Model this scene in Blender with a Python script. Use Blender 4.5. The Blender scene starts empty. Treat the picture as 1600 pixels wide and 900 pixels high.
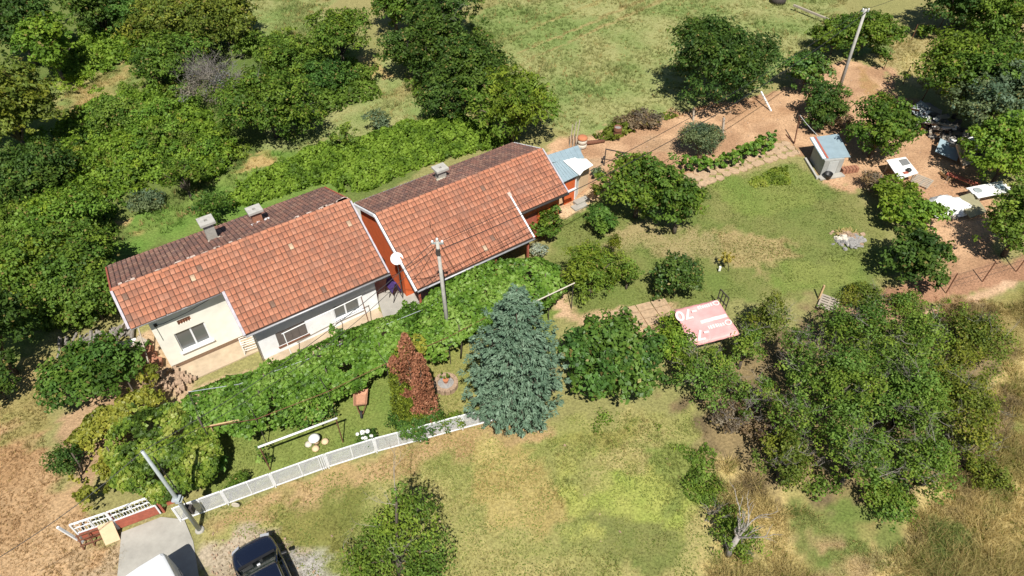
import bpy, math, random
import numpy as np
from mathutils import Vector, Matrix

# ------------------------------------------------------------------ camera, sky, sun, exposure
sc = bpy.context.scene
CAM_F, CAM_P, CAM_H = 1100.0, math.radians(45), 28.0
cam = bpy.data.cameras.new("camera"); camo = bpy.data.objects.new("camera", cam)
sc.collection.objects.link(camo); sc.camera = camo
camo.location = (0, 0, CAM_H); camo.rotation_euler = (math.pi/2 - CAM_P, 0, 0)
cam.sensor_width = 36; cam.lens = 36*CAM_F/1600; cam.clip_end = 3000; cam.clip_start = 0.5
SUN_EL = math.radians(57)
SUN = Vector((0.10*math.cos(SUN_EL), -math.cos(SUN_EL)*0.995, math.sin(SUN_EL))).normalized()
w = bpy.data.worlds.new("World"); sc.world = w; w.use_nodes = True
nt = w.node_tree; bg = nt.nodes["Background"]
sky = nt.nodes.new("ShaderNodeTexSky"); sky.sky_type = 'NISHITA'; sky.sun_disc = False
sky.sun_elevation = SUN_EL; sky.sun_rotation = math.atan2(SUN.x, SUN.y); sky.altitude = 300
sky.air_density = 1.0; sky.dust_density = 0.6
nt.links.new(sky.outputs[0], bg.inputs[0]); bg.inputs[1].default_value = 0.052
sl = bpy.data.lights.new("sun", 'SUN'); sl.energy = 5.0; sl.angle = math.radians(0.53); sl.color = (1, 0.955, 0.87)
so = bpy.data.objects.new("sun", sl); sc.collection.objects.link(so)
so.rotation_euler = SUN.to_track_quat('Z', 'Y').to_euler(); so.location = (0, -40, 80)
sc.view_settings.view_transform = 'Standard'; sc.view_settings.look = 'None'
sc.view_settings.exposure = 0.52; sc.view_settings.gamma = 1.0
sc.cycles.max_bounces = 6; sc.cycles.diffuse_bounces = 3; sc.cycles.transmission_bounces = 4; sc.cycles.transparent_max_bounces = 6

# ------------------------------------------------------------------ helpers
def P(u, v, z=0.0):
    """world point at height z that the survey photo shows at (u, v)"""
    x = (u-800)/CAM_F; y = (v-450)/CAM_F
    dy = math.cos(CAM_P)-y*math.sin(CAM_P); dz = -math.sin(CAM_P)-y*math.cos(CAM_P)
    t = (z-CAM_H)/dz
    return Vector((x*t, dy*t, z))
def PH(u, v, base):
    """height at which (u, v) lies above ground point base"""
    y = (v-450)/CAM_F
    dy = math.cos(CAM_P)-y*math.sin(CAM_P); dz = -math.sin(CAM_P)-y*math.cos(CAM_P)
    return CAM_H + dz*base.y/dy
def link(o, parent=None):
    sc.collection.objects.link(o)
    if parent is not None: o.parent = parent
    return o
def tag(o, label, cat, group=None, kind=None):
    if label: o["label"] = label
    if cat: o["category"] = cat
    if group: o["group"] = group
    if kind: o["kind"] = kind
    return o
def thing(name, loc, label, cat, group=None, rz=0.0):
    o = bpy.data.objects.new(name, None); o.location = loc; o.rotation_euler = (0, 0, rz)
    o.empty_display_size = 0.3
    link(o); return tag(o, label, cat, group)
def np_mesh(name, V, F, col=None, smooth=False):
    V = np.asarray(V, np.float32).reshape(-1, 3); F = np.asarray(F, np.int32)
    me = bpy.data.meshes.new(name); k = F.shape[1]
    me.vertices.add(len(V)); me.vertices.foreach_set("co", V.ravel())
    me.loops.add(F.size); me.loops.foreach_set("vertex_index", F.ravel())
    me.polygons.add(len(F)); me.polygons.foreach_set("loop_start", np.arange(0, F.size, k, dtype=np.int32))
    if smooth: me.polygons.foreach_set("use_smooth", np.ones(len(F), bool))
    if col is not None:
        c = np.ones((len(V), 4), np.float32); c[:, :3] = col
        a = me.attributes.new("col", 'FLOAT_COLOR', 'POINT'); a.data.foreach_set("color", c.ravel())
    me.update(calc_edges=True); me.validate(); return me
def obj(name, me, mat, parent=None, loc=None):
    o = bpy.data.objects.new(name, me)
    if mat is not None and len(me.materials) == 0: me.materials.append(mat)
    if loc is not None: o.location = loc
    return link(o, parent)
class MB:
    """collects boxes, tubes, sheets; build() links ONE mesh. off is subtracted (world -> thing space)"""
    def __init__(s, off=(0, 0, 0)): s.v = []; s.f = []; s.off = Vector(off)
    def add(s, vs, fs):
        n = len(s.v); s.v += [tuple(Vector(p)-s.off) for p in vs]; s.f += [tuple(i+n for i in f) for f in fs]
    def box(s, a, b):
        x0, y0, z0 = a; x1, y1, z1 = b
        s.add([(x0,y0,z0),(x1,y0,z0),(x1,y1,z0),(x0,y1,z0),(x0,y0,z1),(x1,y0,z1),(x1,y1,z1),(x0,y1,z1)],
              [(3,2,1,0),(4,5,6,7),(0,1,5,4),(1,2,6,5),(2,3,7,6),(3,0,4,7)])
    def obox(s, c, ax, ay, az):
        c, ax, ay, az = map(Vector, (c, ax, ay, az)); vs = []
        for k in (-1, 1):
            for i, j in ((-1,-1),(1,-1),(1,1),(-1,1)): vs.append(c+ax*i+ay*j+az*k)
        s.add(vs, [(3,2,1,0),(4,5,6,7),(0,1,5,4),(1,2,6,5),(2,3,7,6),(3,0,4,7)])
    def beam(s, a, b, w, h, up=(0, 0, 1)):
        a, b = Vector(a), Vector(b); d = b-a; L = d.length; d.normalize(); up = Vector(up)
        if abs(d.dot(up)) > 0.98: up = Vector((1, 0, 0))
        sd = d.cross(up).normalized(); u2 = sd.cross(d)
        s.obox((a+b)/2, d*L/2, sd*w/2, u2*h/2)
    def tube(s, pts, rad, n=6, cap=True):
        pts = [Vector(p) for p in pts]
        if not hasattr(rad, '__len__'): rad = [rad]*len(pts)
        vs = []; fs = []
        for i, p in enumerate(pts):
            d = (pts[min(i+1, len(pts)-1)]-pts[max(i-1, 0)]).normalized()
            up = Vector((0, 0, 1)) if abs(d.z) < 0.9 else Vector((1, 0, 0))
            a = d.cross(up).normalized(); b = a.cross(d)
            for k in range(n):
                t = 2*math.pi*k/n; vs.append(p+(a*math.cos(t)+b*math.sin(t))*rad[i])
        for i in range(len(pts)-1):
            for k in range(n):
                k2 = (k+1) % n; fs.append((i*n+k, i*n+k2, (i+1)*n+k2, (i+1)*n+k))
        if cap: fs.append(tuple(range(n))[::-1]); fs.append(tuple((len(pts)-1)*n+k for k in range(n)))
        s.add(vs, fs)
    def lathe(s, c, prof, n=14):
        c = Vector(c); vs = []; fs = []
        for r, z in prof:
            for k in range(n):
                t = 2*math.pi*k/n; vs.append(c+Vector((r*math.cos(t), r*math.sin(t), z)))
        for i in range(len(prof)-1):
            for k in range(n):
                k2 = (k+1) % n; fs.append((i*n+k, i*n+k2, (i+1)*n+k2, (i+1)*n+k))
        fs.append(tuple(range(n))[::-1]); fs.append(tuple((len(prof)-1)*n+k for k in range(n)))
        s.add(vs, fs)
    def prism(s, poly, z0, z1):
        """poly: list of (x, y) or (x, y, z) (z0, z1 relative when 3d)"""
        n = len(poly); lo = []; hi = []
        for p in poly:
            z = p[2] if len(p) > 2 else 0.0
            lo.append((p[0], p[1], z+z0)); hi.append((p[0], p[1], z+z1))
        A = sum(poly[i][0]*poly[(i+1) % n][1]-poly[(i+1) % n][0]*poly[i][1] for i in range(n))
        if A < 0: lo.reverse(); hi.reverse()
        s.add(lo+hi, [tuple(range(n))[::-1], tuple(range(n, 2*n))]+[(i, (i+1) % n, n+(i+1) % n, n+i) for i in range(n)])
    def build(s, name, mat, parent=None, smooth=False, loc=None):
        me = bpy.data.meshes.new(name); me.from_pydata(s.v, [], s.f); me.update()
        if smooth: me.polygons.foreach_set("use_smooth", [True]*len(me.polygons))
        return obj(name, me, mat, parent, loc)
def wbox(name, mat, parent, a, b):
    m = MB(); m.box(a, b); return m.build(name, mat, parent)

# value noise in numpy
_rs = np.random.RandomState(5); _lat = _rs.rand(256, 256).astype(np.float32)
def vnoise(x, y):
    xi = np.floor(x).astype(int); yi = np.floor(y).astype(int); fx = x-xi; fy = y-yi
    fx = fx*fx*(3-2*fx); fy = fy*fy*(3-2*fy)
    a = _lat[xi & 255, yi & 255]; b = _lat[(xi+1) & 255, yi & 255]; c = _lat[xi & 255, (yi+1) & 255]; d = _lat[(xi+1) & 255, (yi+1) & 255]
    return (a*(1-fx)+b*fx)*(1-fy)+(c*(1-fx)+d*fx)*fy
def fbm(x, y, o=4):
    s = 0; a = 0.5; t = 0
    for i in range(o):
        s = s+a*vnoise(x*2**i+17.3*i, y*2**i+5.1*i); t += a; a *= 0.55
    return s/t
def pip(px, py, poly):
    r = np.zeros(px.shape, bool); n = len(poly)
    for i in range(n):
        x0, y0 = poly[i][0], poly[i][1]; x1, y1 = poly[(i+1) % n][0], poly[(i+1) % n][1]
        if y0 == y1: continue
        r ^= ((y0 > py) != (y1 > py)) & (px < (x1-x0)*(py-y0)/(y1-y0)+x0)
    return r

# ------------------------------------------------------------------ materials
def new_mat(name):
    m = bpy.data.materials.new(name); m.use_nodes = True
    return m, m.node_tree.nodes, m.node_tree.links, m.node_tree.nodes["Principled BSDF"]
def mat(name, col, rough=0.7, var=0.25, scale=6.0, dark=None, bump=0.0, metal=0.0, bscale=None, spec=None, streak=None):
    m, N, L, b = new_mat(name)
    tc = N.new("ShaderNodeTexCoord"); n = N.new("ShaderNodeTexNoise"); n.inputs["Scale"].default_value = scale
    n.inputs["Detail"].default_value = 6; n.inputs["Roughness"].default_value = 0.65
    mp = N.new("ShaderNodeMapping"); L.new(tc.outputs["Object"], mp.inputs[0]); L.new(mp.outputs[0], n.inputs["Vector"])
    if streak: mp.inputs["Scale"].default_value = streak
    r = N.new("ShaderNodeValToRGB"); r.color_ramp.elements[0].position = 0.32; r.color_ramp.elements[1].position = 0.68
    d = dark or tuple(c*(1-var) for c in col); l = tuple(min(1, c*(1+var*0.5)) for c in col)
    r.color_ramp.elements[0].color = (*d, 1); r.color_ramp.elements[1].color = (*l, 1)
    L.new(n.outputs["Fac"], r.inputs[0]); L.new(r.outputs[0], b.inputs["Base Color"])
    b.inputs["Roughness"].default_value = rough; b.inputs["Metallic"].default_value = metal
    if spec is not None: b.inputs["Specular IOR Level"].default_value = spec
    if bump:
        n2 = N.new("ShaderNodeTexNoise"); n2.inputs["Scale"].default_value = bscale or scale*6; n2.inputs["Detail"].default_value = 5
        L.new(tc.outputs["Object"], n2.inputs["Vector"])
        bp = N.new("ShaderNodeBump"); bp.inputs["Strength"].default_value = 0.6; bp.inputs["Distance"].default_value = bump
        L.new(n2.outputs["Fac"], bp.inputs["Height"]); L.new(bp.outputs[0], b.inputs["Normal"])
    return m
def leaf_mat(name, rough=0.5, trans=0.28, spec=0.35):
    m, N, L, b = new_mat(name)
    a = N.new("ShaderNodeAttribute"); a.attribute_name = "col"
    L.new(a.outputs["Color"], b.inputs["Base Color"]); b.inputs["Roughness"].default_value = rough
    b.inputs["Specular IOR Level"].default_value = spec
    t = N.new("ShaderNodeBsdfTranslucent"); mx = N.new("ShaderNodeMixShader"); mx.inputs[0].default_value = trans
    g = N.new("ShaderNodeMix"); g.data_type = 'RGBA'; g.blend_type = 'MULTIPLY'; g.inputs[0].default_value = 1
    L.new(a.outputs["Color"], g.inputs[6]); g.inputs[7].default_value = (1.25, 1.35, 0.6, 1)
    L.new(g.outputs[2], t.inputs[0]); L.new(b.outputs[0], mx.inputs[1]); L.new(t.outputs[0], mx.inputs[2])
    L.new(mx.outputs[0], N["Material Output"].inputs[0]); return m
def col_mat(name, rough=0.85, scale=14, amt=0.5, bump=0.02, stain=None, spec=0.3):
    """base colour from the mesh's col attribute, varied by noise"""
    m, N, L, b = new_mat(name)
    a = N.new("ShaderNodeAttribute"); a.attribute_name = "col"
    g = N.new("ShaderNodeNewGeometry")
    n = N.new("ShaderNodeTexNoise"); n.inputs["Scale"].default_value = scale; n.inputs["Detail"].default_value = 8; n.inputs["Roughness"].default_value = 0.7
    L.new(g.outputs["Position"], n.inputs["Vector"])
    mr = N.new("ShaderNodeMapRange"); mr.inputs[1].default_value = 0.25; mr.inputs[2].default_value = 0.75
    mr.inputs[3].default_value = 1-amt; mr.inputs[4].default_value = 1+amt; L.new(n.outputs["Fac"], mr.inputs[0])
    mul = N.new("ShaderNodeVectorMath"); mul.operation = 'SCALE'; L.new(a.outputs["Color"], mul.inputs[0]); L.new(mr.outputs[0], mul.inputs["Scale"])
    out = mul.outputs[0]
    if stain:
        n3 = N.new("ShaderNodeTexNoise"); n3.inputs["Scale"].default_value = stain[1]; n3.inputs["Detail"].default_value = 7; n3.inputs["Roughness"].default_value = 0.75
        L.new(g.outputs["Position"], n3.inputs["Vector"])
        r3 = N.new("ShaderNodeMapRange"); r3.inputs[1].default_value = stain[2]; r3.inputs[2].default_value = stain[3]; L.new(n3.outputs["Fac"], r3.inputs[0])
        mx = N.new("ShaderNodeMix"); mx.data_type = 'RGBA'; L.new(r3.outputs[0], mx.inputs[0]); L.new(out, mx.inputs[6]); mx.inputs[7].default_value = (*stain[0], 1)
        out = mx.outputs[2]
    L.new(out, b.inputs["Base Color"]); b.inputs["Roughness"].default_value = rough; b.inputs["Specular IOR Level"].default_value = spec
    bp = N.new("ShaderNodeBump"); bp.inputs["Strength"].default_value = 0.8; bp.inputs["Distance"].default_value = bump
    L.new(n.outputs["Fac"], bp.inputs["Height"]); L.new(bp.outputs[0], b.inputs["Normal"]); return m
M = dict(
    leaf=leaf_mat("leaves", 0.55, 0.30, 0.18), gloss_leaf=leaf_mat("glossy leaves", 0.5, 0.24, 0.32), needle=leaf_mat("needles", 0.6, 0.1, 0.3),
    blade=leaf_mat("grass blades", 0.7, 0.3, 0.15),
    bark=mat("bark", (0.10, 0.08, 0.06), 0.95, 0.4, 8, bump=0.02), deadwood=mat("dead grey wood", (0.25, 0.225, 0.20), 0.95, 0.35, 9, bump=0.01),
    ground=col_mat("ground", 0.95, 9, 0.55, 0.05, spec=0.08), tile=col_mat("clay tile", 0.85, 9, 0.28, 0.006, ((0.20, 0.11, 0.08), 0.9, 0.50, 0.80)),
    oldtile=col_mat("weathered clay tile", 0.9, 11, 0.35, 0.006, ((0.30, 0.26, 0.22), 2.2, 0.60, 0.85)),
    underlay=mat("roof battens", (0.07, 0.045, 0.035), 0.95), mortar=mat("roof mortar", (0.50, 0.40, 0.34), 0.95, 0.3, 12, bump=0.01),
    cream=mat("cream plaster", (0.80, 0.77, 0.67), 0.9, 0.12, 1.1, bump=0.003, bscale=60), white=mat("white plaster", (0.80, 0.81, 0.82), 0.9, 0.14, 1.3, bump=0.003, bscale=60),
    plinth=mat("brick plinth", (0.25, 0.16, 0.10), 0.95, 0.5, 18, bump=0.01), whitepaint=mat("white paint", (0.72, 0.73, 0.75), 0.5, 0.12, 4),
    lilac=mat("weathered white board", (0.42, 0.385, 0.42), 0.7, 0.25, 5), glass=None, blind=mat("window blind", (0.42, 0.43, 0.42), 0.7, 0.1, 3),
    dark=mat("dark interior", (0.012, 0.012, 0.012), 0.9), board=mat("dark boarded shutter", (0.13, 0.11, 0.10), 0.85, 0.3, 5, streak=(1, 1, 8)),
    orange=mat("orange painted wall", (0.60, 0.12, 0.03), 0.8, 0.15, 3), red=mat("red oxide paint", (0.38, 0.105, 0.065), 0.7, 0.25, 5),
    brick=mat("brick", (0.33, 0.15, 0.09), 0.95, 0.35, 12, bump=0.01), concrete=mat("concrete", (0.40, 0.385, 0.35), 0.9, 0.22, 4, bump=0.005),
    paleconcrete=mat("pale concrete", (0.34, 0.325, 0.29), 0.9, 0.2, 1.3, bump=0.008, bscale=40), gutter=mat("zinc gutter", (0.40, 0.40, 0.42), 0.5, 0.2, 6, metal=0.3),
    galv=mat("galvanised steel", (0.40, 0.44, 0.45), 0.45, 0.15, 3, metal=0.25), rust=mat("rusty iron", (0.16, 0.065, 0.035), 0.9, 0.4, 14, bump=0.004),
    darkiron=mat("dark iron", (0.05, 0.04, 0.035), 0.8, 0.3, 8), bluesheet=mat("blue grey sheet metal", (0.27, 0.355, 0.40), 0.5, 0.12, 2.5, metal=0.1),
    greysheet=mat("grey shed cladding", (0.33, 0.33, 0.31), 0.7, 0.15, 2), whitesheet=mat("white sheet", (0.75, 0.75, 0.74), 0.6, 0.08, 4),
    wood=mat("weathered planks", (0.36, 0.31, 0.25), 0.9, 0.3, 5, streak=(1, 6, 6), bump=0.004), tanwood=mat("raw timber", (0.52, 0.36, 0.19), 0.9, 0.25, 6),
    beige=mat("beige board", (0.62, 0.45, 0.28), 0.85, 0.1, 3), stone=mat("path stone", (0.42, 0.295, 0.185), 0.95, 0.3, 5, bump=0.012),
    rubble=mat("pale rubble", (0.36, 0.25, 0.17), 0.95, 0.4, 7, bump=0.02), ash=mat("grey ash", (0.28, 0.27, 0.26), 0.95, 0.3, 9, bump=0.02),
    cable=mat("black cable", (0.012, 0.012, 0.012), 0.6), plasticw=mat("white plastic", (0.75, 0.75, 0.73), 0.4, 0.05, 4),
    black=mat("black plastic", (0.015, 0.015, 0.016), 0.5), purple=mat("purple cloth", (0.06, 0.03, 0.16), 0.9, 0.3, 8), tyre=mat("tyre rubber", (0.02, 0.02, 0.02), 0.85),
    rim=mat("wheel rim", (0.45, 0.45, 0.47), 0.35, 0.1, 4, metal=0.8), barrow=mat("dusty orange tray", (0.44, 0.23, 0.14), 0.85, 0.2, 8),
    olive=mat("olive board", (0.24, 0.22, 0.13), 0.8, 0.15, 5), ceramic=mat("pale ceramic", (0.55, 0.5, 0.42), 0.6, 0.2, 12), terracotta=mat("terracotta", (0.45, 0.17, 0.08), 0.85, 0.2, 8),
    straw=mat("straw", (0.42, 0.33, 0.12), 0.95, 0.4, 20, bump=0.03), vanpaint=mat("white van paint", (0.74, 0.75, 0.76), 0.3, 0.04, 1.5),
    tarp=mat("faded red tarpaulin", (0.74, 0.35, 0.34), 0.6, 0.22, 0.9, bump=0.01, bscale=5), tarpwhite=mat("white tarp print", (0.82, 0.58, 0.56), 0.65, 0.08, 3),
    glow=None)
def glass_mat(name, col, rough=0.06):
    m, N, L, b = new_mat(name); b.inputs["Base Color"].default_value = (*col, 1); b.inputs["Roughness"].default_value = rough
    b.inputs["Specular IOR Level"].default_value = 0.8; return m
M['glass'] = glass_mat("window glass", (0.10, 0.11, 0.11)); M['carglass'] = glass_mat("car glass", (0.02, 0.028, 0.026))
m_, N_, L_, b_ = new_mat("dark navy car paint"); b_.inputs["Base Color"].default_value = (0.006, 0.009, 0.022, 1); b_.inputs["Roughness"].default_value = 0.25
b_.inputs["Coat Weight"].default_value = 1.0; b_.inputs["Coat Roughness"].default_value = 0.05; M['navy'] = m_
m_, N_, L_, b_ = new_mat("headlamp lens"); b_.inputs["Base Color"].default_value = (0.35, 0.36, 0.38, 1); b_.inputs["Roughness"].default_value = 0.1; M['lens'] = m_

# ------------------------------------------------------------------ ground
def zp(pts): return [P(u, v) for u, v in pts]
# (polygon in survey pixels, colour a, colour b, noise scale per m, edge wobble m)
SOIL = ((0.47, 0.30, 0.178), (0.32, 0.19, 0.11)); TAN = ((0.40, 0.27, 0.15), (0.31, 0.19, 0.095)); LAWN = ((0.12, 0.16, 0.040), (0.175, 0.18, 0.06))
LUSH = ((0.135, 0.185, 0.042), (0.175, 0.20, 0.055)); DRY = ((0.31, 0.25, 0.095), (0.38, 0.27, 0.12)); GOLD = ((0.45, 0.35, 0.155), (0.25, 0.21, 0.08))
MEADOW = ((0.165, 0.215, 0.068), (0.265, 0.265, 0.11)); LEAFY = ((0.07, 0.11, 0.025), (0.10, 0.15, 0.03)); DARKG = ((0.085, 0.125, 0.03), (0.13, 0.16, 0.045))
ZONES = [
    ([(-200,-60),(420,-60),(560,60),(540,170),(760,200),(560,330),(170,430),(0,620),(-300,640)], *DARKG, 0.5, 0.8),
    ([(80,130),(200,100),(250,120),(150,180),(90,170)], (0.16,0.20,0.06), (0.34,0.25,0.11), 0.5, 1.0), ([(360,0),(520,0),(480,60),(380,60)], *MEADOW, 0.4, 0.8),
    ([(420,210),(560,150),(660,150),(700,190),(560,230),(430,250)], *MEADOW, 0.5, 0.7), ([(190,380),(200,345),(330,290),(420,230),(480,240),(540,300),(330,350),(180,410)], (0.105,0.185,0.035), (0.15,0.205,0.05), 0.6, 0.6),
    ([(520,100),(620,90),(640,130),(560,160)], *MEADOW, 0.5, 0.7),
    ([(385,245),(430,228),(440,245),(390,265)], *DRY, 0.6, 0.9), ([(160,350),(205,342),(210,362),(165,368)], *DRY, 0.6, 0.9),
    ([(560,90),(600,100),(596,130),(575,140)], *DRY, 0.6, 1.2),
    ([(700,60),(780,0),(900,-60),(1320,-60),(1300,60),(1230,90),(1180,150),(1060,180),(930,210),(870,200),(760,130)], *MEADOW, 0.35, 0.8),
    ([(1350,70),(1440,55),(1600,30),(1600,60),(1490,75),(1475,150),(1390,120)], (0.27,0.24,0.10), (0.34,0.27,0.13), 0.4, 0.5),
    ([(1410,90),(1480,70),(1480,140),(1400,115)], (0.30,0.27,0.11), (0.38,0.31,0.14), 0.6, 0.3), ([(1270,60),(1370,40),(1400,80),(1290,90)], *MEADOW, 0.5, 0.5),
    ([(745,112),(762,104),(1020,-10),(1034,-10)], (0.25,0.22,0.09), (0.31,0.25,0.11), 0.5, 0.2), ([(775,116),(792,108),(1052,-10),(1066,-10)], (0.25,0.22,0.09), (0.31,0.25,0.11), 0.5, 0.2), ([(690,100),(706,94),(960,-10),(974,-10)], (0.22,0.22,0.08), (0.28,0.25,0.1), 0.5, 0.2),
    ([(850,225),(960,200),(1040,178),(1180,150),(1230,135),(1310,95),(1390,108),(1400,150),(1440,170),(1520,250),(1560,340),(1560,420),(1480,420),(1450,360),(1440,320),(1370,300),(1300,290),(1240,225),(1120,245),(1090,285),(950,300),(880,340),(850,300)], *SOIL, 0.7, 0.5),
    ([(985,225),(1050,208),(1070,225),(1000,245)], (0.30,0.19,0.11), (0.38,0.25,0.15), 1.0, 0.8), ([(1140,175),(1220,160),(1230,185),(1150,200)], (0.33,0.19,0.105), (0.42,0.26,0.15), 1.0, 0.8), ([(1440,280),(1500,300),(1500,330),(1440,310)], (0.34,0.19,0.11), (0.40,0.24,0.14), 1.0, 0.6), ([(900,250),(940,240),(950,262),(905,275)], (0.33,0.23,0.14), (0.42,0.28,0.17), 1.0, 0.6),
    ([(1380,150),(1430,150),(1460,190),(1420,200)], (0.20,0.13,0.08), (0.3,0.18,0.1), 0.9, 0.4),
    ([(1340,100),(1390,150),(1400,170),(1360,175)], (0.36,0.19,0.10), (0.30,0.2,0.09), 0.9, 0.4),
    ([(850,400),(880,345),(930,300),(1080,300),(1110,285),(1240,250),(1290,290),(1340,300),(1390,360),(1400,420),(1370,455),(1240,470),(1130,475),(1000,490),(890,490),(850,460)], *LAWN, 0.45, 0.5),
    ([(1110,285),(1240,250),(1290,300),(1250,330),(1140,330)], *LUSH, 0.5, 0.7), ([(960,350),(1040,350),(1130,380),(1110,410),(1000,395),(940,380)], (0.21,0.20,0.08), (0.28,0.23,0.11), 0.7, 0.9),
    ([(1120,370),(1180,360),(1260,400),(1200,420),(1130,410)], (0.25,0.21,0.09), (0.33,0.25,0.12), 0.7, 0.8), ([(1200,420),(1340,400),(1350,440),(1220,460)], *LUSH, 0.5, 0.6),
    ([(855,455),(890,450),(905,490),(945,480),(1050,475),(1060,525),(960,530),(900,500),(865,490)], (0.47,0.32,0.20), (0.40,0.27,0.16), 0.8, 0.25),
    ([(870,328),(925,290),(935,310),(880,345)], (0.50,0.36,0.22), (0.42,0.29,0.17), 0.8, 0.2),
    ([(330,780),(310,690),(480,600),(620,540),(760,490),(870,480),(870,540),(780,640)], *LUSH, 0.6, 0.3), ([(620,560),(780,520),(770,630),(690,650)], (0.17,0.19,0.05), (0.24,0.22,0.08), 0.6, 0.4),
    ([(300,810),(780,650),(1080,640),(1130,720),(1120,940),(400,940)], (0.20,0.215,0.065), (0.31,0.27,0.11), 0.35, 0.8),
    ([(300,812),(640,690),(760,655),(860,650),(880,680),(700,715),(560,770),(420,820)], (0.36,0.25,0.13), (0.30,0.22,0.10), 0.8, 0.5),
    ([(430,790),(560,760),(560,860),(450,860)], (0.14,0.15,0.04), (0.21,0.19,0.06), 0.6, 0.7), ([(870,700),(1000,650),(1010,690),(900,720)], (0.17,0.19,0.045), (0.24,0.22,0.07), 0.6, 0.8),
    ([(860,770),(950,730),(1080,740),(1110,800),(1060,850),(930,840),(880,800)], (0.21,0.26,0.055), (0.31,0.31,0.09), 0.6, 0.8),
    ([(1010,700),(1090,690),(1120,760),(1050,800)], *LUSH, 0.6, 0.7),
    ([(890,830),(1000,800),(1070,850),(1010,890),(900,880)], *LAWN, 0.8, 0.8), ([(740,700),(830,690),(880,760),(860,860),(760,820)], (0.36,0.30,0.12), (0.30,0.24,0.09), 0.6, 0.8),
    ([(330,950),(310,850),(400,822),(500,870),(520,950)], (0.36,0.30,0.22), (0.27,0.22,0.15), 1.6, 0.4), ([(40,950),(150,850),(210,825),(200,950)], (0.36,0.27,0.17), (0.29,0.21,0.12), 1.2, 0.5),
    ([(440,870),(520,865),(520,930),(460,930)], (0.36,0.34,0.31), (0.28,0.26,0.23), 2.0, 0.4),
    ([(-300,950),(-300,620),(40,640),(70,700),(100,760),(170,850),(100,950)], *TAN, 0.4, 0.6), ([(30,560),(110,545),(110,600),(60,680),(0,700),(0,640)], (0.22,0.20,0.07), (0.30,0.23,0.10), 0.5, 0.5),
    ([(90,660),(240,520),(300,570),(230,640),(120,790)], (0.36,0.24,0.14), (0.24,0.16,0.09), 0.8, 0.4),
    ([(205,520),(245,515),(300,600),(420,555),(600,485),(620,500),(440,590),(300,640),(250,600)], (0.44,0.32,0.20), (0.36,0.25,0.15), 0.8, 0.2),
    ([(1110,960),(1130,730),(1200,600),(1400,500),(1620,440),(1900,440),(1900,960)], *GOLD, 0.35, 0.9), ([(1250,790),(1360,780),(1370,900),(1250,900)], *LAWN, 0.7, 0.7),
    ([(1380,520),(1480,470),(1620,445),(1640,500),(1560,560),(1420,560)], (0.20,0.19,0.06), (0.28,0.22,0.09), 0.5, 0.6),
    ([(1380,850),(1480,800),(1530,880),(1420,940)], *LAWN, 0.8, 1.2), ([(1540,640),(1610,590),(1660,720),(1560,770)], (0.19,0.20,0.06), (0.30,0.22,0.09), 0.8, 1.2), ([(1250,880),(1330,860),(1380,940),(1240,940)], (0.26,0.19,0.10), (0.36,0.27,0.13), 0.9, 1.0),
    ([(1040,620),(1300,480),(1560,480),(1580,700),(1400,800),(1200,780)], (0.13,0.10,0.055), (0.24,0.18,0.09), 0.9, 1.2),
    ([(1370,462),(1480,425),(1620,390),(1640,425),(1490,462),(1400,490)], (0.34,0.19,0.115), (0.27,0.15,0.09), 0.8, 0.3),
    ([(1440,490),(1580,435),(1590,445),(1450,500)], (0.50,0.34,0.22), (0.42,0.28,0.17), 0.8, 0.15), ([(1310,470),(1390,470),(1400,500),(1300,510)], (0.36,0.22,0.14), (0.28,0.18,0.11), 0.8, 0.4),
]
ZONES = [(zp(a), np.array(b), np.array(c), s, e) for a, b, c, s, e in ZONES]
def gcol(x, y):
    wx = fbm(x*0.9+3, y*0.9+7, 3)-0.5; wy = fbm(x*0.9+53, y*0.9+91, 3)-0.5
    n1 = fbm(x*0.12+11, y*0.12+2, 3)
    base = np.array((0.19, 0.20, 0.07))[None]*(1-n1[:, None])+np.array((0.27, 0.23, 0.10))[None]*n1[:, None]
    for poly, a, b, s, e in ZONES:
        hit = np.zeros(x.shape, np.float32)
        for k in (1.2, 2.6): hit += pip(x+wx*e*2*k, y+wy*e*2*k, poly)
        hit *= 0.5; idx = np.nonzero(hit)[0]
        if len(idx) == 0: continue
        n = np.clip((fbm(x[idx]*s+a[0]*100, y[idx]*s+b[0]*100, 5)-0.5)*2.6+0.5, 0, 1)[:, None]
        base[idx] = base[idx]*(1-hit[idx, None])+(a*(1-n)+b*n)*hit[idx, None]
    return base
gx = np.concatenate([[-700,-300,-150,-90], np.arange(-62, 62.01, 0.31), [90,150,300,700]])
gy = np.concatenate([[-600,-200,-80,-20,0], np.arange(8, 78.01, 0.28), [95,130,200,400,900]])
GX, GY = np.meshgrid(gx, gy); fx_, fy_ = GX.ravel(), GY.ravel()
GZ = (fbm(fx_*0.8, fy_*0.8, 3)-0.5)*0.10-0.03
# the ground drops a little in front of the white house
_lx = (fx_+18.59)*math.cos(math.radians(34.3))+(fy_-23.07)*math.sin(math.radians(34.3)); _ly = -(fx_+18.59)*math.sin(math.radians(34.3))+(fy_-23.07)*math.cos(math.radians(34.3))
_d = np.maximum(np.maximum(0.2-_lx, _lx-11.3), np.maximum(-4.9-_ly, _ly+0.9)); GZ -= 0.36*np.clip(1-_d/0.7, 0, 1)
GZ[(np.abs(fx_) > 63) | (fy_ < 7) | (fy_ > 79)] = -0.05
nx_, ny_ = len(gx), len(gy); ii = np.arange(nx_*ny_).reshape(ny_, nx_)
GF = np.stack([ii[:-1, :-1], ii[:-1, 1:], ii[1:, 1:], ii[1:, :-1]], -1).reshape(-1, 4)
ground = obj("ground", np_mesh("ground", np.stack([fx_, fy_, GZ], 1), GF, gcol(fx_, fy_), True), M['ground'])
ground["kind"] = "structure"

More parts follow.
